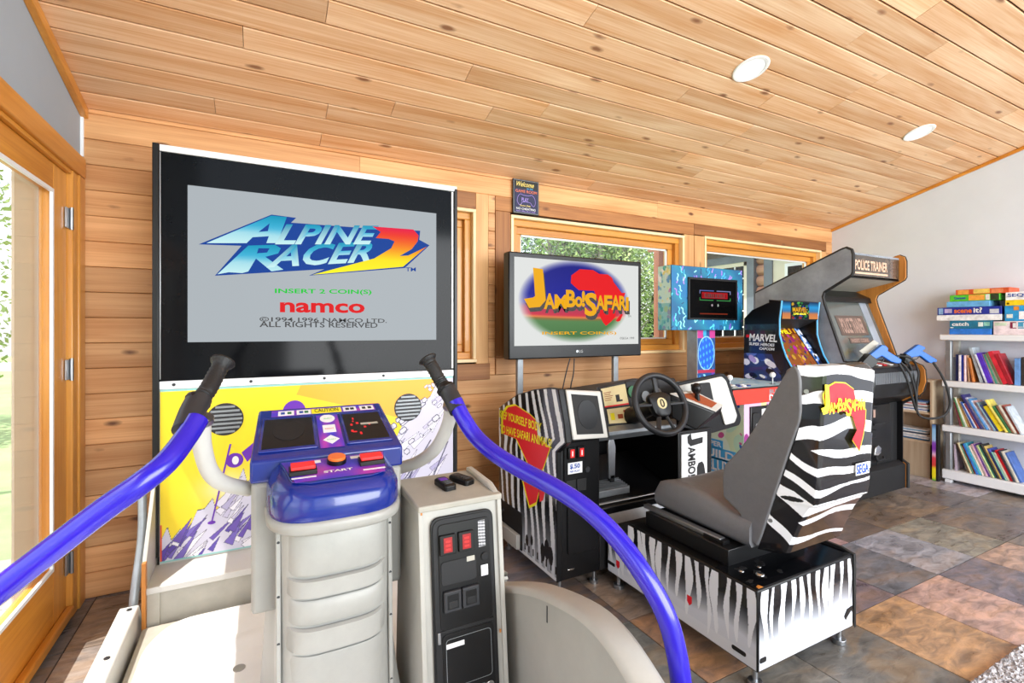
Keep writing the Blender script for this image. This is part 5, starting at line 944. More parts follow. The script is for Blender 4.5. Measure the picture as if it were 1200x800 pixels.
# the decal on the back: continent and title
rpz = [(1.76,1.067),(1.78,1.095),(1.832,1.11),(1.894,1.104),(1.945,1.08),(1.958,1.042),(1.999,1.014),(2.026,0.999),(2.022,0.949),(2.006,0.9),(1.983,0.849),(1.936,0.896),(1.967,0.928),(1.938,0.981),(1.885,1.004),(1.78,1.006)]
yd = lambda z: bx_(z) - .005
def deco(name, pts, o_, mt): return MB().loft([[(x, 1.0135 - o_ + (.004 if z > .98 else (.0)) + .008 * (1 - min(1, (z - .85) / .1)), z) for x, z in pts] for o_ in (o_, o_ + .0006)]).build(name, mt, se, 0, 0)
cx_, cz_ = np.mean([p[0] for p in rpz]), np.mean([p[1] for p in rpz])
flat_poly('yellow_outline', [(cx_ + (x - cx_) * 1.045, cz_ + (z - cz_) * 1.035) for x, z in rpz], 1.0125, M['yellow'], se); flat_poly('red_continent', rpz, 1.0115, M['redp'], se, label='red continent print on the back shell')
(p0, p1) = [(1.742,1.002),(2.025,0.986)]
jambo((p0[0], 1.0112, p0[1]), (1, 0, 0), (0, 0, 1), p1[0] - p0[0], .105, M['yellow'], se, None, .0015, .016)
MB().box(1.978, 2.068, bx_(.76) - .0095, bx_(.76) - .0085, .754, .798).build('white_patch', M['paper'], se, 0, 0); text('lettering', 'SEGA', (1.982, bx_(.76) - .0098, .758), (1, 0, 0), (0, 0, 1), .082, .036, M['blue_ink'], se, .0006, 0, .03)
for (a, b) in ((1.728, .575), (1.73, 1.08)): MB().disc((a, 1.19 if b < .7 else 1.055, b), (-1, -.3, 0), .008, .004, 12).build('screw', M['steel'], se)

# ---------------------------------------------------------------- pedestal game with its screen on a pole
pd_ = thing('pedestal_arcade', 'pastel printed pedestal arcade with red-edged control deck and a blue-framed screen on a pole', 'arcade machine', (3.0, 2.3, 0))
def pastel(u, v):
    A = canvas(u, 'dff0c8'); A = blobs(3, u, v, 16, ['f4e9a8', 'd2ecf2', 'e8f6e0', 'f6d8dc', 'c9ecd0'], .08, .2, .7, A); A = blobs(11, u, v, 46, ['d65a9a', '3a6cc0', '48b070', 'e58fb8', '8a78d0', 'e8e8f4', 'f0a078', '2f9ab8'], .012, .045, .7, A); return A
box('pedestal', M['white'], pd_, 2.77, 3.25, 2.092, 2.62, .0, .822, .004)
printed('side_print', plane_fn((2.7685, 2.618, .004), (0, -1, 0), (0, 0, 1), .524, .815), pastel, 160, 240, M['art'], pd_, 'pastel green print with scattered coloured shapes')
def magn(u, v): A = canvas(u, 'd8b0cc'); return blobs(21, u, v, 60, ['8a2a78', '3a50a8', 'e070a8', 'e8d890', '3a9a80', 'c8d8f0', '30204a'], .02, .07, 1, A)
printed('front_print', plane_fn((2.771, 2.0905, .004), (1, 0, 0), (0, 0, 1), .477, .815), magn, 140, 220, M['art'], pd_)
for s_, z0, h_, y0, w__ in (('SUPER', .505, .035, 2.42, .16), ('BUILD', .43, .055, 2.44, .28), ('DELUXE', .34, .075, 2.44, .30)):
    MB().box(2.7665, 2.7675, y0 - w__ - .01, y0 + .02, z0 - .012, z0 + h_ + .012).build('title_strip', M['skyblue'], pd_, 0, 0)
    text('lettering', s_, (2.766, y0, z0), (0, -1, 0), (0, 0, 1), w__, h_, M['paper'], pd_, .0006, 0, .03)
dk2 = MB().prism([(2.64, 2.07), (3.298, 2.07), (3.298, 2.55), (2.66, 2.55), (2.64, 2.44)], 'z', .822, .918).build('control_deck', M['redband'], pd_, .003)
MB().prism([(2.635, 2.065), (3.302, 2.065), (3.302, 2.555), (2.655, 2.555), (2.635, 2.44)], 'z', .918, .926).build('deck_edge', M['black'], pd_, .001)
def decktop(u, v): A = canvas(u, 'b8dce8'); return blobs(31, u, v, 50, ['e8f4f4', '9ccbe0', 'f4f0e8', 'e6c8d0', 'd8ecd0', '7ab0d0'], .02, .08, 1.5, A)
printed('deck_art', plane_fn((2.65, 2.075, .9268), (1, 0, 0), (0, 1, 0), .64, .48), decktop, 140, 90, M['art'], dk2)
for x in (2.69, 3.12): j = MB().tube([(x, 2.135, .926), (x, 2.135, .975)], .005, 10).build('joystick', M['steel'], pd_); MB().sphere((x, 2.135, .99), .019, 10).build('ball_knob', M['paper'], j); MB().disc((x, 2.135, .926), (0, 0, 1), .02, .003, 18).build('dust_washer', M['black'], j)
for k in range(6): MB().disc((2.79 + .045 * (k % 3), 2.14 + .05 * (k // 3), .926), (0, 0, 1), .014, .008, 16).build('deck_button', M['paper'] if k % 2 else M['blue'], pd_, .001)
for s_, z0, h_, w__ in (('BUBBLE', .877, .028, .19), ('DELUXE', .832, .04, .22)): text('lettering', s_, (2.99, 2.0685, z0), (1, 0, 0), (0, 0, 1), w__, h_, M['paper'] if h_ > .03 else M['galv'], pd_, .0006, 0, .03)
cd_ = box('coin_door', M['black'], pd_, 2.82, 3.05, 2.078, 2.09, .52, .80, .006); MB().prism(round_poly(rect(2.83, 2.895, .56, .76), .02, 4), 'y', 2.07, 2.078).build('door_panel', M['blackm'], cd_, .003); MB().disc((2.862, 2.07, .68), (0, -1, 0), .012, .004, 16).build('lock', M['chrome'], cd_); box('price_strip', M['paper'], cd_, 2.925, 2.975, 2.076, 2.078, .62, .78, 0); MB().box(2.93, 2.97, 2.075, 2.0765, .68, .71).build('blue_strip', M['skyblue'], cd_)
box('pole', M['galv'], pd_, 2.918, 3.112, 2.601, 2.70, .30, 1.32, .002)
def poleart(u, v):
    A = canvas(u, '1f4a86'); A = blobs(41, u, v, 30, ['2f7ab8', '1a3a70', '38a0c8', '6a3a9a'], .02, .06, .5, A); zc = v * .9 + .4
    e = ((u - .5) / .46) ** 2 + ((zc - 1.12) / .125) ** 2; A = paint(A, (e < 1.08), '9ad0f0'); A = paint(A, e < .95, '1b5ad8'); A = paint(A, (e < .95) & (np.sin(u * 13 + v * 60) * np.sin(u * 21 - v * 47) > .45), '3f9af0'); A = paint(A, (u < .32) & (zc > 1.235) | (u > .68) & (zc > 1.235), 'c03a88'); A = paint(A, np.abs(zc - .985) < .012, 'a82848'); A = paint(A, (np.abs(u - .55 + (zc - .9) * 3) < .05) & (zc < .96) & (zc > .84), '9ae0f0'); return A
printed('pole_art', plane_fn((2.921, 2.6, .4), (1, 0, 0), (0, 0, 1), .188, .9), poleart, 60, 260, M['art'], pd_)
sx_ = box('screen_box', M['blackm'], pd_, 2.602, 3.36, 2.552, 2.68, 1.295, 1.762, .002)
def oceanf(sd, base='177a98'):
    def f(u, v):
        A = ramp([(0, '145a86'), (.5, base), (1, '1a6aa0')])(.5 + .5 * np.sin(u * 9 + v * 7 + sd)); R_ = random.Random(sd)
        for _ in range(150):
            cx, cy, L_, a = R_.random(), R_.random(), R_.uniform(.02, .07), R_.uniform(.9, 2.2); du, dv = (u - cx) * 1.6, v - cy; p = du * math.cos(a) + dv * math.sin(a); q = -du * math.sin(a) + dv * math.cos(a) + .012 * np.sin(p * 60); A = paint(A, (np.abs(p) < L_) & (np.abs(q) < .011), R_.choice(['58c8e8', '9af0f0', '3aa8d8', 'a878e0', '7a58c8', '0d3c66', '58d8e8']))
        return A
    return f
printed('frame_art', plane_fn((2.604, 2.5505, 1.297), (1, 0, 0), (0, 0, 1), .754, .463), oceanf(2), 260, 170, M['art'], sx_, 'blue marbled print with cyan and violet streaks')
def sideart(u, v): A = canvas(u, 'd0f0e4'); A = blobs(51, u, v, 44, ['d8f0d8', '58b8b0', 'e8a8c0', 'f0e890', '68a8d8', 'ffffff', 'c890c8'], .02, .07, .35, A); return paint(A, v < .42, '58b0b8') * .5 + blobs(52, u, v, 40, ['88d8c8', '4898b8', 'f0e890', 'e8f4f0'], .02, .06, .35, A) * .5
printed('side_art', plane_fn((2.6005, 2.678, 1.297), (0, -1, 0), (0, 0, 1), .124, .463), sideart, 50, 160, M['art'], sx_, 'pale pastel printed side')
mo = box('monitor_frame', M['black'], sx_, 2.762, 3.29, 2.54, 2.5515, 1.372, 1.682, .003)
def bub(u, v):
    A = canvas(u, '020203'); b = (u > .24) & (u < .80) & (v > .52) & (v < .68); A = paint(A, b, 'a81018'); A = paint(A, b & (np.sin(u * 150) > .75) & (np.abs(v - .6) < .045), '400408')
    for (a, c, d, e, col) in ((.20, .50, .71, .73, '5a6ab0'), (.56, .86, .71, .73, '8088b8'), (.19, .205, .64, .73, '8088b8'), (.855, .87, .64, .73, '8088b8'), (.19, .49, .455, .475, '3c8a48'), (.56, .87, .455, .475, '3c8a48'), (.19, .205, .455, .54, '3c8a48'), (.855, .87, .455, .54, '3c8a48'), (.2, .8, .10, .125, '7a2a18')): A = paint(A, (u > a) & (u < c) & (v > d) & (v < e), col)
    A = paint(A, ((u - .46) / .018) ** 2 + ((v - .34) / .03) ** 2 < 1, 'b0a0a8'); return paint(A, ((u - .59) / .016) ** 2 + ((v - .34) / .035) ** 2 < 1, 'a0a8a0')
ms = printed('monitor_screen', plane_fn((2.78, 2.5395, 1.386), (1, 0, 0), (0, 0, 1), .492, .28), bub, 170, 100, M['screen'], mo, 'dark screen with a red title bar')
text('lettering', 'BUBBLE BOBBLE', (2.925, 2.5388, 1.536), (1, 0, 0), (0, 0, 1), .22, .032, M['ink'], ms, .0006, 0, .01)

# ---------------------------------------------------------------- hero fighting cabinet
mv = thing('fighting_cabinet', 'small dark fighting game cabinet with blue edge strips and comic style marquee', 'arcade machine', (3.6, 2.35, 0))
ep = [(2.202,1.507),(2.219,1.373),(2.219,1.263),(2.196,1.178),(2.17,1.106),(2.133,1.042)]; tp_ = [(2.307,1.494),(2.429,1.448),(2.499,1.385)]
front = [(p[0], p[1]) for p in ep] + [(2.03, .95), (2.03, .80), (2.12, .74), (2.12, .0)]
prof = front + [(tp_[2][0], .0)] + [(p[0], p[1]) for p in tp_[::-1]]
for (a, b) in ((3.31, 3.328), (3.76, 3.778)):
    sp_ = MB().prism(prof, 'x', a, b).build('side_panel', M['black'], mv, .001); c_ = (a + b) / 2
    MB().tube([(c_, p[0] - .002, p[1]) for p in front], .0065, 8, 0).build('blue_edging', M['skyblue'], sp_)
mvy = [p[0] for p in tp_]; yb_ = tp_[2][0]
def mside(u, v):
    z = .02 + 1.32 * v; fr = np.interp(z, [0, .74, .80, .95] + [p[1] for p in ep[::-1]], [2.12, 2.12, 2.03, 2.03] + [p[0] for p in ep[::-1]]); return 3.3092 + 0 * u, yb_ + (fr + .006 - yb_) * u, z
def mart(u, v):
    z = .02 + 1.32 * v; A = canvas(u, '1a1c22'); A = paint(A, (z > 1.2), '24272c'); b = z < 1.12
    B = blobs(61, u, v * 2.4 % 1, 60, ['e8e4f0', '5a70b8', 'b8a0d8', '2c3c80', 'ffffff', 'e8e8f8', 'd0a8c8', '101428', '101428', 'f4f0fa'], .02, .07, .5, canvas(u, '2a3768')); A = np.where(b[..., None], B, A); A = paint(A, b & (u > .72), '0e1226'); 
    return np.where((b & (u > .72))[..., None], blobs(62, u, v, 60, ['d8d8e8', '4a60a8', '8898c8'], .006, .018, .5, A), A)
printed('side_print', mside, mart, 150, 300, M['gloss_art'], mv, 'dark side print with white and blue shapes')
for s_, z0, h_, w__, mt in (('MARVEL', 1.215, .055, .225, 'paper'), ('SUPER HEROES', 1.182, .022, .205, 'paper'), ('CAPCOM', 1.15, .02, .12, 'paper')): text('lettering', s_, (3.3085, yb_ - .045 - (.085 if s_ == 'CAPCOM' else 0), z0), (0, -1, -.03), (0, 0, 1), w__, h_, M[mt], mv, .0006, .15, .03)
MB().box(3.3078, 3.3085, yb_ - .045, yb_ - .02, 1.24, 1.262).build('red_mark', M['redp'], mv)
def heromarq(u, v):
    A = ramp([(0, 'd88a48'), (.3, 'c87a50'), (.45, '3a78b0'), (.7, '2a9ad8'), (1, '1a3a60')])(v + .0 * u); e = np.abs(u - .48) < .26; B = blobs(71, u, v, 60, ['2c7a3a', '58b048', '1c2c40', '101418', 'c8a030', '8a2c2c', '2c4c9a'], .04, .12, 2.2, canvas(u, '16242c')); return np.where(e[..., None], B, A)
y_m = ep[0][0] + .004; mq = MB().prism([(y_m, 1.375), (y_m - .004, 1.505), (y_m + .1, 1.52), (y_m + .1, 1.375)], 'x', 3.328, 3.76).build('marquee', M['black'], mv); printed('marquee_art', plane_fn((3.33, y_m - .0015, 1.378), (1, 0, 0), (0, -.02, 1), .428, .125), heromarq, 130, 50, M['screen'], mq)
text('lettering', 'MARVEL', (3.445, y_m - .004, 1.428), (1, 0, 0), (0, 0, 1), .17, .035, M['yellows'], mq, .001, 0, .03); text('lettering', 'SUPER HEROES', (3.455, y_m - .004, 1.408), (1, 0, 0), (0, 0, 1), .15, .014, M['yellow'], mq, .001, 0, .03)
MB().loft([[(3.328, y_m + .0, 1.375), (3.76, y_m, 1.375), (3.76, y_m + .16, 1.30), (3.328, y_m + .16, 1.30)], [(3.328, y_m + .01, 1.38), (3.76, y_m + .01, 1.38), (3.76, y_m + .17, 1.31), (3.328, y_m + .17, 1.31)]]).build('light_canopy', M['blackm'], mv)
for k in range(3): MB().loft([[(3.335 + k * .085, y_m + .10, 1.345), (3.395 + k * .085, y_m + .10, 1.345), (3.41 + k * .085, y_m + .15, 1.30), (3.355 + k * .085, y_m + .15, 1.30)], [(3.335 + k * .085, y_m + .11, 1.35), (3.395 + k * .085, y_m + .11, 1.35), (3.41 + k * .085, y_m + .16, 1.31), (3.355 + k * .085, y_m + .16, 1.31)]]).build('control_hint_plate', M['galv'], mv)
MB().prism([(y_m + .17, 1.32), (2.13, .96), (2.16, .94), (y_m + .2, 1.30)], 'x', 3.328, 3.76).build('screen_bezel', M['black'], mv)
def game(u, v): B = blobs(81, u, v, 120, ['c8782a', 'd8a038', 'a02c6a', 'c030a8', '7a3a20', '4a8a40', '602a70', 'e8b850', '8a4a28'], .02, .07, 1, canvas(u, 'a05a2c')); B = paint(B, (v > .86), '703018'); return paint(B, (v > .88) & (np.sin(u * 40) > .2), 'e8a828')
P0 = Vector((3.35, 2.129, .985)); Vd = Vector((0, y_m + .166 - 2.129, 1.315 - .965)); n_ = Vector((0, -Vd.z, Vd.y)).normalized()
gs = printed('game_screen', plane_fn(P0 + n_ * .002, (1, 0, 0), Vd, .335, Vd.length * .93), game, 90, 90, M['screen'], mv, 'lit orange and magenta game picture')
text('lettering', 'MARVEL', P0 + n_ * .0035 + Vd * .80, (1, 0, 0), Vd, .26, .035, M['yellow'], gs, .001, 0, .02)
def comic(u, v): return blobs(91, u, v, 60, ['e8e8f0', '2a58a8', '5a8ad0', '101830', 'c8d0e0'], .03, .1, .25, canvas(u, '2a5aa0'))
printed('side_card', plane_fn(P0 + n_ * .003 + Vector((.345, 0, 0)), (1, 0, 0), Vd, .06, Vd.length * .95), comic, 24, 120, M['art'], mv)
box('control_panel', M['black'], mv, 3.328, 3.76, 2.06, 2.30, .82, .95, .004); box('lower_body', M['black'], mv, 3.328, 3.76, 2.13, yb_ - .01, .03, .83, .002); box('back_panel', M['blackm'], mv, 3.328, 3.76, yb_ - .03, yb_ - .01, .8, 1.33, .001)

# ---------------------------------------------------------------- light gun cabinet
pt = thing('light_gun_cabinet', 'big black light gun arcade cabinet with wooden inner edges beside the grey wall', 'arcade machine', (4.25, 2.35, 0))
prof = [(2.76, .05), (2.76, 1.615), (2.06, 1.888), (2.03, 1.895), (1.995, 1.875), (1.985, 1.84), (1.985, 1.715), (1.995, 1.695), (2.185, 1.585), (2.198, 1.55), (2.185, 1.49), (2.045, 1.065), (1.93, 1.045), (1.88, 1.02), (1.862, .99), (1.855, .90), (1.875, .82), (1.90, .79), (2.01, .72), (2.02, .70), (2.02, .27), (1.975, .24), (1.975, .05)]
M['smoke'] = mat('smoky_black_laminate', '9aa2ae', .38, noise=.45, nscale=3.2)  # cloudy slate grey puts reflections into the colour of the black laminate
for (a, b, m_) in ((3.80, 3.822, 'smoke'), (4.545, 4.567, 'orangew')):
    sp_ = MB().prism(prof, 'x', a, b).build('side_panel', M[m_], pt, .001, label='black laminate side panel' if m_ == 'smoke' else 'side panel with an orange wooden inner face')
    xm = (a + b) / 2 if m_ == 'smoke' else b - .004; rm = .0125 if m_ == 'smoke' else .006
    MB().tube([(xm, y, z) for y, z in prof[1:]], rm, 8).build('edge_moulding', M['rubber'], sp_, 0, 0)
    if m_ != 'smoke': MB().tube([((a + b) / 2, y, z) for y, z in prof if z < .80 and y < 2.5], .0135, 8).build('edge_moulding', M['rubber'], sp_, 0, 0)
xa, xb = 3.822, 4.545
MB().prism([(2.76, 1.60), (2.06, 1.875), (2.03, 1.87), (2.03, 1.85), (2.74, 1.575)], 'x', xa, xb).build('top_board', M['smoke'], pt, .002)
def ptm(u, v): A = canvas(u, '4a4038'); A = blobs(101, u, v, 30, ['5a4c42', '3c342f', '6a584a'], .05, .2, 3, A); return paint(A, (u > .83) & (u < .94) & (np.sin(v * 40) * np.sin(u * 200) > 0), '6e5a50')
mq = box('marquee', M['black'], pt, xa, xb, 2.03, 2.06, 1.685, 1.868, .002); printed('marquee_art', plane_fn((xa + .012, 2.0285, 1.70), (1, 0, 0), (0, 0, 1), .70, .155), ptm, 90, 30, M['gloss_art'], mq)
M['peach'] = mat('peach_letters', 'd8b49a', .5); M['peachd'] = mat('dim_peach_letters', 'a8897c', .6)
text('lettering', 'POLICE TRAINER', (3.915, 2.027, 1.745), (1, 0, 0), (0, 0, 1), .45, .075, M['peach'], mq, .001, 0, .03); MB().box(3.915, 4.37, 2.0265, 2.0275, 1.716, 1.73).build('underline', M['peach'], mq)
MB().prism([(2.03, 1.69), (2.35, 1.62), (2.35, 1.63), (2.03, 1.70)], 'x', xa, xb).build('marquee_soffit', M['creamb'], pt)
MB().prism([(2.35, 1.625), (2.235, 1.56), (2.225, 1.52), (2.25, 1.52), (2.37, 1.6)], 'x', xa, xb).build('hood', M['black'], pt)
M['smokeglass'] = mat('smoked_monitor_glass', '5e625f', .12, noise=.15, nscale=3, coat=.5)
gA, gB = Vector((0, 2.085, 1.06)), Vector((0, 2.262, 1.545)); MB().prism([(gA.y, gA.z), (gB.y, gB.z), (gB.y + .02, gB.z), (gA.y + .02, gA.z)], 'x', xa, xb).build('monitor_glass', M['smokeglass'], pt, 0, 0, 'grey reflective monitor glass')
gd_ = gB - gA; gn = Vector((0, -gd_.z, gd_.y)).normalized()
def gl(x, t_, o_): p = gA + gd_ * t_ + gn * o_; return Vector((x, p.y, p.z))
def gq(name, x0, x1, a, b, o0, o1, mt, par): return MB().loft([[gl(x, t_, o_) for x, t_ in ((x0, a), (x1, a), (x1, b), (x0, b))] for o_ in (o0, o1)]).build(name, mt, par, .0005, 30)
ph = gq('attract_panel', 3.985, 4.37, .40, .72, .001, .003, M['brownp'], pt); M['brownp2'] = mat('dim_brown_panel', '5c4a42', .4); ph.data.materials[0] = M['brownp2']  # brown panels and letters on the glass stand in for the reflected attract picture
text('lettering', 'POLICE TRAINER', gl(4.02, .43, .0035), (1, 0, 0), gd_, .31, .13, M['peachd'], ph, .001, 0, .03)
ph2 = gq('attract_panel', 4.06, 4.34, .27, .36, .001, .003, M['brownp2'], pt); text('lettering', 'INSERT COINS', gl(4.08, .285, .0035), (1, 0, 0), gd_, .24, .03, M['peachd'], ph2, .001, 0, .03)
gq('glass_glare_card', 4.40, 4.50, .15, .95, .001, .002, M['smoke'], pt)  # pale strip painted on the glass as glare
MB().prism([(2.10, 1.06), (1.905, 1.02), (1.885, .98), (1.885, .90), (1.91, .80), (2.03, .725), (2.10, .725)], 'x', xa, xb).build('control_panel', M['black'], pt, .008)
M['ribbed'] = mat('ribbed_grey_plate', '8a8f94', .35, .6, noise=.1, nscale=9)
for k in range(30): MB().box(xa + .03 + k * .022, xa + .044 + k * .022, 1.880, 1.886, .905, .985).build('rib', M['ribbed'], pt, 0, 0)
for k, x in enumerate((4.08, 4.15, 4.24)): MB().prism([(1.95, 1.03), (2.06, 1.052), (2.06, 1.058), (1.95, 1.036)], 'x', x, x + .045).build('player_card', M['paper'] if k != 1 else M['redp'], pt)
box('inner_lining', M['black'], pt, 4.538, 4.5455, 2.002, 2.06, .05, .735); fd = box('front_board', M['blackm'], pt, xa, xb, 2.04, 2.07, .24, .75, .002); 
cdr = MB().prism(round_poly(rect(4.0, 4.42, .28, .72), .015, 4), 'y', 2.03, 2.04).build('coin_door', M['black'], pt, .003)
cpl = MB().prism(round_poly(rect(4.04, 4.21, .615, .705), .008, 3), 'y', 2.02, 2.03).build('coin_plate', M['black'], cdr, .003)
for x in (4.09, 4.145): MB().box(x, x + .028, 2.016, 2.02, .63, .69).build('coin_slot', M['peachd'], cpl, .002)
MB().prism(round_poly(rect(4.04, 4.20, .475, .535), .008, 3), 'y', 2.02, 2.03).build('coin_return', M['black'], cdr, .003); box('return_window', M['galv'], cdr, 4.085, 4.11, 2.017, 2.02, .49, .515, .001)
MB().tube([(4.16, 2.02, .575), (4.26, 2.0, .582)], .006, 8).build('key', M['ink'], cdr)
lk = MB().prism([(4.15, .345), (4.17, .40), (4.21, .415), (4.25, .39), (4.24, .35), (4.2, .335)], 'y', 2.012, 2.03).build('padlock', M['chrome'], pt, .003); MB().tube([(4.17, 2.015, .335), (4.19, 2.01, .30), (4.25, 2.0, .305), (4.27, 2.01, .32)], .010, 8, 4).build('shackle', M['ink'], lk)
MB().tube([(4.205, 2.02, .30), (4.205, 2.025, .245)], .003, 6).build('chain', M['ink'], pt)
MB().prism([(1.985, .05), (1.985, .235), (2.03, .262), (2.04, .24), (2.04, .05)], 'x', xa, xb).build('kick_board', M['blackm'], pt, .003); box('back_board', M['blackm'], pt, xa, xb, 2.73, 2.75, .05, 1.6, 0)
for (x, y_) in ((3.98, 2.1), (4.5, 2.1), (3.98, 2.68), (4.5, 2.68)): box('foot', M['darkg'], pt, x - .03, x + .03, y_ - .03, y_ + .03, .0, .052, .004)
VD = Vector((.4615, .887, 0))   # guns lie in a plane facing roughly towards the middle of the room
def slab(name, pts, th, mt, par, bev=.002, label=None): m = MB(); m.loft([[Vector(p) - VD * th / 2 for p in pts], [Vector(p) + VD * th / 2 for p in pts]]); return m.build(name, mt, par, bev, 40, label)
for k, (pts, hol, lb, trg) in enumerate((([(3.952,1.957,1.117),(4.031,1.916,1.188),(4.056,1.903,1.183),(4.073,1.894,1.164),(4.069,1.896,1.145),(4.159,1.849,1.08),(4.152,1.853,1.057),(4.131,1.864,1.052),(4.089,1.886,1.066),(4.031,1.916,1.108),(3.994,1.936,1.085),(3.965,1.951,1.071)], [(3.888,2.002,1.037),(3.955,1.967,1.125),(3.999,1.944,1.087),(4.01,1.938,1.062),(3.966,1.961,1.012)], 'bright blue toy light gun in the left holster of the black cabinet', [(4.005,1.93,1.094),(4.01,1.927,1.063),(4.043,1.91,1.063),(4.054,1.904,1.094)]),
                           ([(4.349,1.908,1.12),(4.436,1.863,1.188),(4.478,1.841,1.168),(4.483,1.839,1.154),(4.461,1.85,1.139),(4.556,1.801,1.076),(4.561,1.798,1.057),(4.535,1.812,1.047),(4.509,1.825,1.047),(4.487,1.836,1.067),(4.449,1.857,1.1),(4.375,1.895,1.086),(4.363,1.901,1.096)], [(4.34,1.924,1.053),(4.352,1.918,1.118),(4.387,1.9,1.099),(4.392,1.897,1.073),(4.364,1.912,1.034)], 'bright blue toy light gun in the right holster against the grey wall', [(4.404,1.88,1.093),(4.409,1.877,1.073),(4.438,1.862,1.08),(4.45,1.856,1.106)]))):
    g = thing('light_gun', lb, 'toy gun', pts[0], 'light guns in holsters'); slab('gun_body', pts, .034, M['gun'], g, .005); MB().tube(trg, .0035, 8, 3).build('trigger_guard', M['black'], g)
    slab('holster', hol, .06, M['black'], pt, .004)
for k, (lb, pth, r_) in enumerate((('long black cable looping from the right gun grip back under the control panel', [(4.529,1.803,1.054),(4.532,1.768,0.992),(4.535,1.733,0.912),(4.55,1.714,0.818),(4.556,1.711,0.729),(4.522,1.728,0.666),(4.46,1.761,0.641),(4.394,1.806,0.645),(4.378,1.837,0.686),(4.403,1.858,0.791),(4.421,1.871,0.898),(4.41,1.899,1.026),(4.375,1.929,1.078)], .0085), ('black cable hanging from the left gun grip in a narrow loop', [(4.143,1.858,1.063),(4.164,1.835,1.002),(4.197,1.818,0.915),(4.219,1.807,0.827),(4.253,1.8,0.739),(4.277,1.8,0.712),(4.312,1.815,0.783),(4.32,1.834,0.882),(4.304,1.864,0.994),(4.225,1.906,1.09)], .008), ('thin black cable curving from the left holster over the panel edge', [(4.179,1.907,1.103),(4.246,1.872,1.103),(4.338,1.847,1.071),(4.396,1.839,0.98),(4.402,1.847,0.889),(4.396,1.85,0.786),(4.403,1.858,0.707)], .007))):
    c_ = thing('gun_cable', lb, 'cable', pth[0], 'gun cables'); MB().tube(pth, r_, 8, 6).build('cable', M['rubber'], c_)
slab('paper_card', [(3.938,2.01,1.142),(4.033,1.96,1.224),(4.066,1.943,1.199),(3.971,1.992,1.111)], .004, M['creamb'], pt, 0)

# ---------------------------------------------------------------- low birch shelf with papers
ws = thing('low_shelf', 'low pale birch shelf unit holding papers between the cabinet and the bookshelf', 'shelf', (5.3, 2.3, 0))
box('side_board', M['birch'], ws, 5.2, 5.40, 2.072, 2.09, .0, .84, .001); box('side_board', M['birch'], ws, 5.2, 5.40, 2.56, 2.578, .0, .84, .001); box('top_board', M['birch'], ws, 5.2, 5.40, 2.072, 2.578, .84, .856, .001)
for z in (.555, .30): box('shelf_board', M['birch'], ws, 5.205, 5.40, 2.09, 2.56, z, z + .016, .001)
box('front_panel', M['birch'], ws, 5.2, 5.215, 2.072, 2.578, .0, .30, .001); box('back_board', M['birch'], ws, 5.392, 5.40, 2.09, 2.56, .3, .84, 0)
rr = random.Random(12)
for (z0, n, cols) in ((.572, 9, ['e8e6e0', '3a6ab0', 'd8dce4', 'c8b8a8', '6a9ac8', 'f0f0ee', 'b84a4a', 'd0d4d8', '4a78b8']), (.317, 8, ['2a6a9a', 'e8eaee', 'c8d4e0', 'f0f0ee', '3a4a60', 'e4e8ea', '5a9ac0', 'dfe3e6'])):
    z = z0
    for k in range(n):
        t_ = rr.uniform(.008, .016); a = 2.10 + rr.uniform(0, .03); b = a + rr.uniform(.30, .40); nm = 'top' if k == n - 1 else ('bottom' if k == 0 else ['second', 'third', 'fourth', 'fifth', 'sixth', 'seventh', 'eighth'][k - 1])
        o = tag(box('magazine', M['cover'], None, 5.215 + rr.uniform(0, .02), 5.37, a, b, z + .0004, z + t_, .001), 'flat magazine in the %s compartment of the birch shelf, %s' % ('upper' if z0 > .5 else 'lower', 'on top of the pile' if k == n - 1 else ('bottom of the pile' if k == 0 else nm + ' from the bottom')), 'magazine', 'magazines in the birch shelf'); o.color = C4(cols[k]); z += t_

# ---------------------------------------------------------------- white bookshelf, books and board games
bk = thing('bookshelf', 'white plastic four-tier shelf unit full of books against the grey wall', 'shelf', (5.3, 1.54, 0))
for k, (z0, z1) in enumerate(((.03, .11), (.43, .487), (.812, .865), (1.207, 1.258))):
    box('shelf_tier', M['trimw'], bk, 5.195, 5.405, 1.06, 2.008 + (.015 if k == 3 else 0), z0, z1, .008); 
for (x, y_) in ((5.225, 1.967), (5.375, 1.967), (5.225, 1.10), (5.375, 1.10)):
    for (z0, z1) in ((.11, .43), (.487, .812), (.865, 1.207)): box('post', M['white'] if x > 5.3 else M['galv'], bk, x - .02, x + .02, y_ - .022, y_ + .022, z0, z1, .008)
    box('foot', M['trimw'], bk, x - .022, x + .022, y_ - .022, y_ + .022, 0, .03, .003)
NUM = ['leftmost', 'second', 'third', 'fourth', 'fifth', 'sixth', 'seventh', 'eighth', 'ninth', 'tenth', 'eleventh', 'twelfth', 'thirteenth', 'fourteenth', 'fifteenth', 'sixteenth', 'seventeenth', 'eighteenth', 'nineteenth', 'twentieth', 'twenty-first', 'twenty-second', 'twenty-third', 'twenty-fourth', 'twenty-fifth', 'twenty-sixth', 'twenty-seventh', 'twenty-eighth', 'twenty-ninth', 'thirtieth']
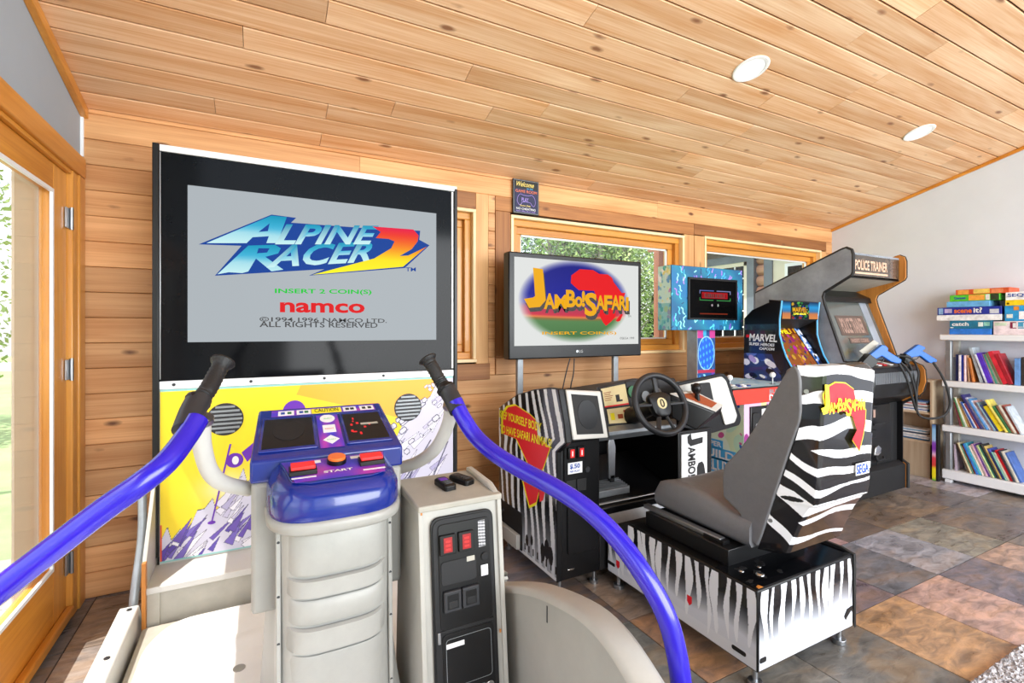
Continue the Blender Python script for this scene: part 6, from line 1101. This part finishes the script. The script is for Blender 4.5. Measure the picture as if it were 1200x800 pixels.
ROWS = [(.8655, 'upper', 1.942, [(.016, .20, 0, '4a4d55', 'grey'), (.02, .225, 0, '1c2450', 'navy'), (.014, .22, 0, 'e6e2ea', 'white'), (.02, .22, 0, '2840b8', 'blue'), (.012, .22, 0, 'f0d0d4', 'pale pink'), (.012, .22, 3, 'c8a080', 'tan'), (.014, .20, 5, '8a3a28', 'brown'), (.014, .20, 8, 'c87838', 'orange'), (.022, .29, 14, 'b8c4cc', 'pale grey'), (.012, .24, 16, '3a4a8a', 'dark blue'), (.012, .24, 17, 'd8dce8', 'white'), (.032, .25, 17, '5a30c0', 'thick purple'), (.010, .24, 17, 'e8c8cc', 'pink'), (.012, .24, 18, '4a9a80', 'green'), (.014, .25, 19, 'e8e4dc', 'cream'), (.014, .26, 20, '6a6a48', 'olive'), (.030, .27, 20, 'd82838', 'thick red'), (.028, .25, 20, 'a81828', 'dark red'), (.034, .21, 0, '6a9ad8', 'light blue'), (.03, .22, 0, '3a3430', 'dark brown'), (.03, .20, 0, 'c8d8e8', 'pale blue'), (.026, .21, 0, '8a4a3a', 'rust')]),
        (.4875, 'middle', 1.94, [(.010, .20, 12, '8a3a4a', 'maroon'), (.012, .22, 14, 'c8a868', 'tan'), (.012, .24, 16, '5a8a5a', 'green'), (.012, .25, 18, 'd8dcc8', 'pale'), (.014, .24, 19, 'b89858', 'ochre'), (.010, .22, 21, '9a4a3a', 'brick red'), (.010, .22, 22, 'e8eef4', 'white'), (.012, .22, 23, '2a58a8', 'blue'), (.010, .21, 24, 'e8e8ee', 'thin white'), (.012, .21, 25, '8a3030', 'dark red'), (.018, .29, 26, '3a3478', 'tall indigo'), (.014, .27, 27, 'c8c8dc', 'lilac grey'), (.014, .26, 27, '5a9ad8', 'sky blue'), (.012, .25, 28, 'f0f0f4', 'white'), (.014, .25, 28, 'e8b8b8', 'pink'), (.012, .24, 28, '8aa8b8', 'grey blue'), (.012, .22, 28, '2a3a6a', 'navy'), (.034, .21, 28, 'f0d81c', 'thick yellow'), (.014, .27, 28, 'f4e068', 'tall pale yellow'), (.014, .22, 27, '3a7a4a', 'green'), (.014, .22, 26, 'e8a890', 'salmon'), (.014, .23, 25, 'd8d0c0', 'beige'), (.014, .23, 24, '98483a', 'brown'), (.014, .22, 24, 'c8d0d8', 'pale grey')]),
        (.1105, 'lowest', 1.94, [(.014, .22, 2, 'b8a8b8', 'grey pink'), (.010, .24, 18, 'a8b098', 'sage'), (.010, .24, 20, '6a4a38', 'brown'), (.012, .25, 20, 'e8dcb0', 'cream'), (.010, .24, 21, '58886a', 'green'), (.012, .23, 21, 'b85a4a', 'terracotta'), (.016, .25, 21, '2f7ad0', 'bright blue'), (.014, .26, 22, '3aa0b8', 'teal'), (.010, .24, 22, 'e8d8c8', 'beige'), (.012, .25, 22, 'f4ead8', 'ivory'), (.012, .26, 22, 'e8b8d0', 'pink'), (.010, .26, 22, '6a3a98', 'purple'), (.012, .25, 23, 'eef0f4', 'white'), (.010, .26, 23, 'c8d890', 'lime'), (.012, .26, 23, '3a8a88', 'sea green'), (.014, .27, 23, '2a2824', 'black'), (.010, .26, 23, 'd8b868', 'gold'), (.018, .24, 23, '4a5ac0', 'blue violet'), (.010, .22, 23, '7ab8a8', 'mint'), (.012, .22, 23, 'e0d0b8', 'sand'), (.018, .24, 23, 'e0202c', 'bright red'), (.014, .24, 22, '3a3a44', 'charcoal'), (.014, .24, 22, 'c8c0b0', 'stone'), (.014, .23, 22, '486ab0', 'blue')])]
rr = random.Random(9)
for (zb, tier, ys, lst) in ROWS:
    y_ = ys; prev = 0
    for k, (t_, h_, lean_, col_, cn) in enumerate(lst):
        a = math.radians(lean_); 
        if lean_ > prev + 1: y_ -= h_ * math.sin(a) - h_ * math.sin(math.radians(prev)) if prev < 1 or lean_ - prev > 5 else 0
        y_ -= .001; t2 = t_ * .94
        m = MB(); dx = rr.uniform(0, .018); x0 = 5.222 + dx if tier != 'x' else 0
        # a cover wrapped round a slightly smaller block of pages: lowest corner at the origin
        pts = [(0, 0), (-t2, 0), (-t2, h_), (0, h_)]; m.prism(pts, 'x', x0, x0 + .135)
        rot = [(x, y_ + p * math.cos(a) + z * math.sin(a), zb + .0005 - 0 + (-p) * math.sin(a) + z * math.cos(a)) for x, p, z in m.v]; m.v = rot
        o = m.build('book', M['cover'], None, .0012, 0, seg=1); o.color = C4(col_); tag(o, '%s book on the %s book tier, %s from the left' % (cn, tier, NUM[k]) if k else '%s book at the left end of the %s book tier of the white shelf' % (cn, tier), 'book', 'books on the %s book tier' % tier)
        y_ -= t_ / math.cos(a); prev = lean_
        if y_ < 1.13: break
def game_box(lb, y0, y1, z0, z1, col_, x0=5.205, x1=5.40, words=(), extra=None):
    t_ = thing('board_game', lb, 'board game', (5.3, (y0 + y1) / 2, z0), 'board games on top of the white shelf')
    o = box('lid', M['cover'], t_, x0, x1, y1, y0, z0 + .0006, z1, .002); o.color = C4(col_)
    for s_, ya, za, w__, h_, mt in words: text('lettering', s_, (x0 - .0008, ya, za), (0, -1, 0), (0, 0, 1), w__, h_, M[mt], t_, .0004, 0, .03)
    for ya, yb2, za, zb2, c_ in (extra or ()): e_ = MB().box(x0 - .0012, x0, yb2, ya, za, zb2).build('box_print', M['cover'], t_, 0, 0); e_.color = C4(c_)
    return t_
T = 1.2585
game_box('flat bright blue board game lying lowest at the left of the shelf top', 1.958, 1.69, T, 1.307, '2f7ad8'); 
game_box('teal board game box directly on the flat blue one', 1.955, 1.685, 1.307, 1.374, '1f7494', words=(('catch', 1.94, 1.33, .11, .032, 'paper'),), extra=((1.77, 1.74, 1.325, 1.36, 'd8e4e0'), (1.735, 1.70, 1.33, 1.36, '8ac8b8'), (1.95, 1.93, 1.313, 1.32, 'e8f0f4')))
game_box('wide white board game box under the dark blue scene quiz box', 2.045, 1.63, 1.3745, 1.423, 'eceef0')
game_box('dark blue film quiz box with white and yellow lettering', 2.04, 1.63, 1.423, 1.487, '1f2f98', words=(('scene', 1.925, 1.437, .115, .03, 'orange'), ('it?', 1.80, 1.437, .055, .044, 'paper')), extra=((2.03, 2.0, 1.43, 1.48, '8ab0d8'), (1.99, 1.94, 1.44, 1.475, 'b8a8d0'), (1.70, 1.645, 1.43, 1.465, 'c8ccd8')))
game_box('plain light blue board game box on the film quiz box', 1.976, 1.70, 1.4875, 1.535, '6ab0e4')
game_box('bright green board game box with orange print near the top of the left pile', 1.955, 1.64, 1.5355, 1.588, '58c832', words=(('Games', 1.925, 1.553, .075, .022, 'blue_ink'),), extra=((1.83, 1.73, 1.54, 1.584, 'e8a040'), (1.725, 1.70, 1.54, 1.584, 'e8e4e0'), (1.695, 1.645, 1.537, 1.587, '2c3a20')))
game_box('orange red board game box at the very top of the left pile', 1.915, 1.585, 1.5885, 1.632, 'd8582c', extra=((1.90, 1.83, 1.592, 1.628, 'e8a048'), (1.80, 1.70, 1.595, 1.63, 'e8c860'), (1.69, 1.62, 1.592, 1.625, 'e88858')))
game_box('white and pink board game box with big letters at the bottom of the right pile', 1.678, 1.33, T, 1.365, 'f0e0e6', words=(('LIFE', 1.565, 1.315, .20, .036, 'paper'),), extra=((1.58, 1.545, 1.308, 1.358, '8a2048'), (1.535, 1.50, 1.308, 1.358, '48a0c8'), (1.49, 1.455, 1.308, 1.358, '8a2048'), (1.445, 1.41, 1.308, 1.358, '48a0c8'), (1.67, 1.60, 1.33, 1.355, 'c8d8c0')))
game_box('sky blue board game box in the middle of the right pile', 1.612, 1.30, 1.3655, 1.486, '2a9ad8', extra=((1.56, 1.53, 1.45, 1.48, 'e89030'), (1.60, 1.565, 1.39, 1.42, 'e8f0e8'), (1.53, 1.48, 1.38, 1.44, 'f0f0f4')))
game_box('white and yellow board game box at the top of the right pile', 1.607, 1.30, 1.4865, 1.592, 'f2f2f4', words=(('SEQUENCE', 1.595, 1.55, .26, .03, 'blue_ink'),), extra=((1.607, 1.30, 1.4875, 1.53, 'f0cc18'), (1.60, 1.585, 1.495, 1.51, 'e07820')))
pz = thing('puzzle_box', 'tall narrow box with a rainbow side standing at the left foot of the bookshelf', 'box', (5.2, 2.03, 0))
b0 = box('box_side', M['blackm'], pz, 5.155, 5.19, 2.012, 2.058, .0, .485, .001)
def rain(u, v): return ramp([(0, '3aa048'), (.05, 'f0e020'), (.22, 'f0e020'), (.26, 'e04a40'), (.40, 'd83a50'), (.46, 'e8c8d8'), (.56, '7a30a8'), (.68, '8a50c0'), (.72, 'a8d0f0'), (.92, '8ac0ea'), (1, '3a60a0')])(v + .02 * np.sin(u * 20))
printed('rainbow_print', plane_fn((5.1545, 2.057, .003), (0, -1, 0), (0, 0, 1), .026, .48), rain, 12, 120, M['art'], pz)

# ---------------------------------------------------------------- sign, rug
sg = thing('game_room_sign', 'small dark neon-style game room sign on the wall above the middle window', 'sign', (1.675, 3.0, 2.11))
box('plate', M['ink'], sg, 1.572, 1.782, 3.008, 3.018, 2.114, 2.356, .002); M['navy'] = mat('navy_print', '161a45', .5); M['lilac'] = mat('lilac_print', 'a890e0', .5); M['peachy'] = mat('coral_print', 'e07a5a', .5); M['palegold'] = mat('gold_print', 'e8d070', .5)
box('navy_field', M['navy'], sg, 1.586, 1.770, 3.0065, 3.008, 2.124, 2.29, 0)
for (a, b, c_, d_) in ((1.577, 1.579, 2.12, 2.35), (1.775, 1.777, 2.12, 2.35), (1.577, 1.777, 2.12, 2.122), (1.577, 1.777, 2.348, 2.35)): box('border_line', M['galv'], sg, a, b, 3.0065, 3.008, c_, d_, 0)
for s_, x, z, w__, h_, m_, sh_ in (('Welcome', 1.60, 2.305, .14, .034, 'palegold', .4), ('to the', 1.68, 2.289, .05, .012, 'skyblue', 0), ('GAME ROOM', 1.592, 2.262, .172, .02, 'peachy', 0), ('PLAY', 1.64, 2.20, .055, .028, 'lilac', 0), ('Game Only', 1.625, 2.163, .09, .015, 'palegold', .3), ('NO CHEATING', 1.597, 2.142, .155, .015, 'paper', 0), ('PLAY WELL PLAY FAIR', 1.597, 2.128, .155, .008, 'lilac', 0)): text('lettering', s_, (x, 3.0058, z), (1, 0, 0), (0, 0, 1), w__, h_, M[m_], sg, .0006, sh_, .012)
pad = [(1.62, 2.175), (1.605, 2.20), (1.612, 2.235), (1.632, 2.252), (1.655, 2.246), (1.70, 2.246), (1.722, 2.252), (1.743, 2.235), (1.752, 2.20), (1.74, 2.175), (1.722, 2.18), (1.708, 2.198), (1.65, 2.198), (1.635, 2.18), (1.62, 2.175)]
MB().tube([(p[0], 3.0062, p[1]) for p in pad], .0017, 6, 3).build('gamepad_outline', M['lilac'], sg)
rg_ = thing('shag_rug', 'fluffy grey rug whose corner shows at the lower right edge of the floor', 'rug', (1.9, 0, 0))
Rn = np.random.RandomState(3)
def rugp(u, v):
    x = .9 + 1.89 * u + Rn.uniform(-.004, .004, u.shape); y = -.9 + 1.71 * v + Rn.uniform(-.004, .004, u.shape); ed = np.minimum.reduce([u * 1.89, (1 - u) * 1.89, v * 1.71, (1 - v) * 1.71]); z = .003 + np.clip(ed / .015, 0, 1) * (.014 + Rn.uniform(0, .016, u.shape)); return x, y, z
def rugc(u, v): k = Rn.uniform(.62, 1.0, u.shape)[..., None]; return hx('d2ced0') * k
ro = printed('pile', rugp, rugc, 330, 300, M['art'], rg_); ro['kind'] = 'stuff'
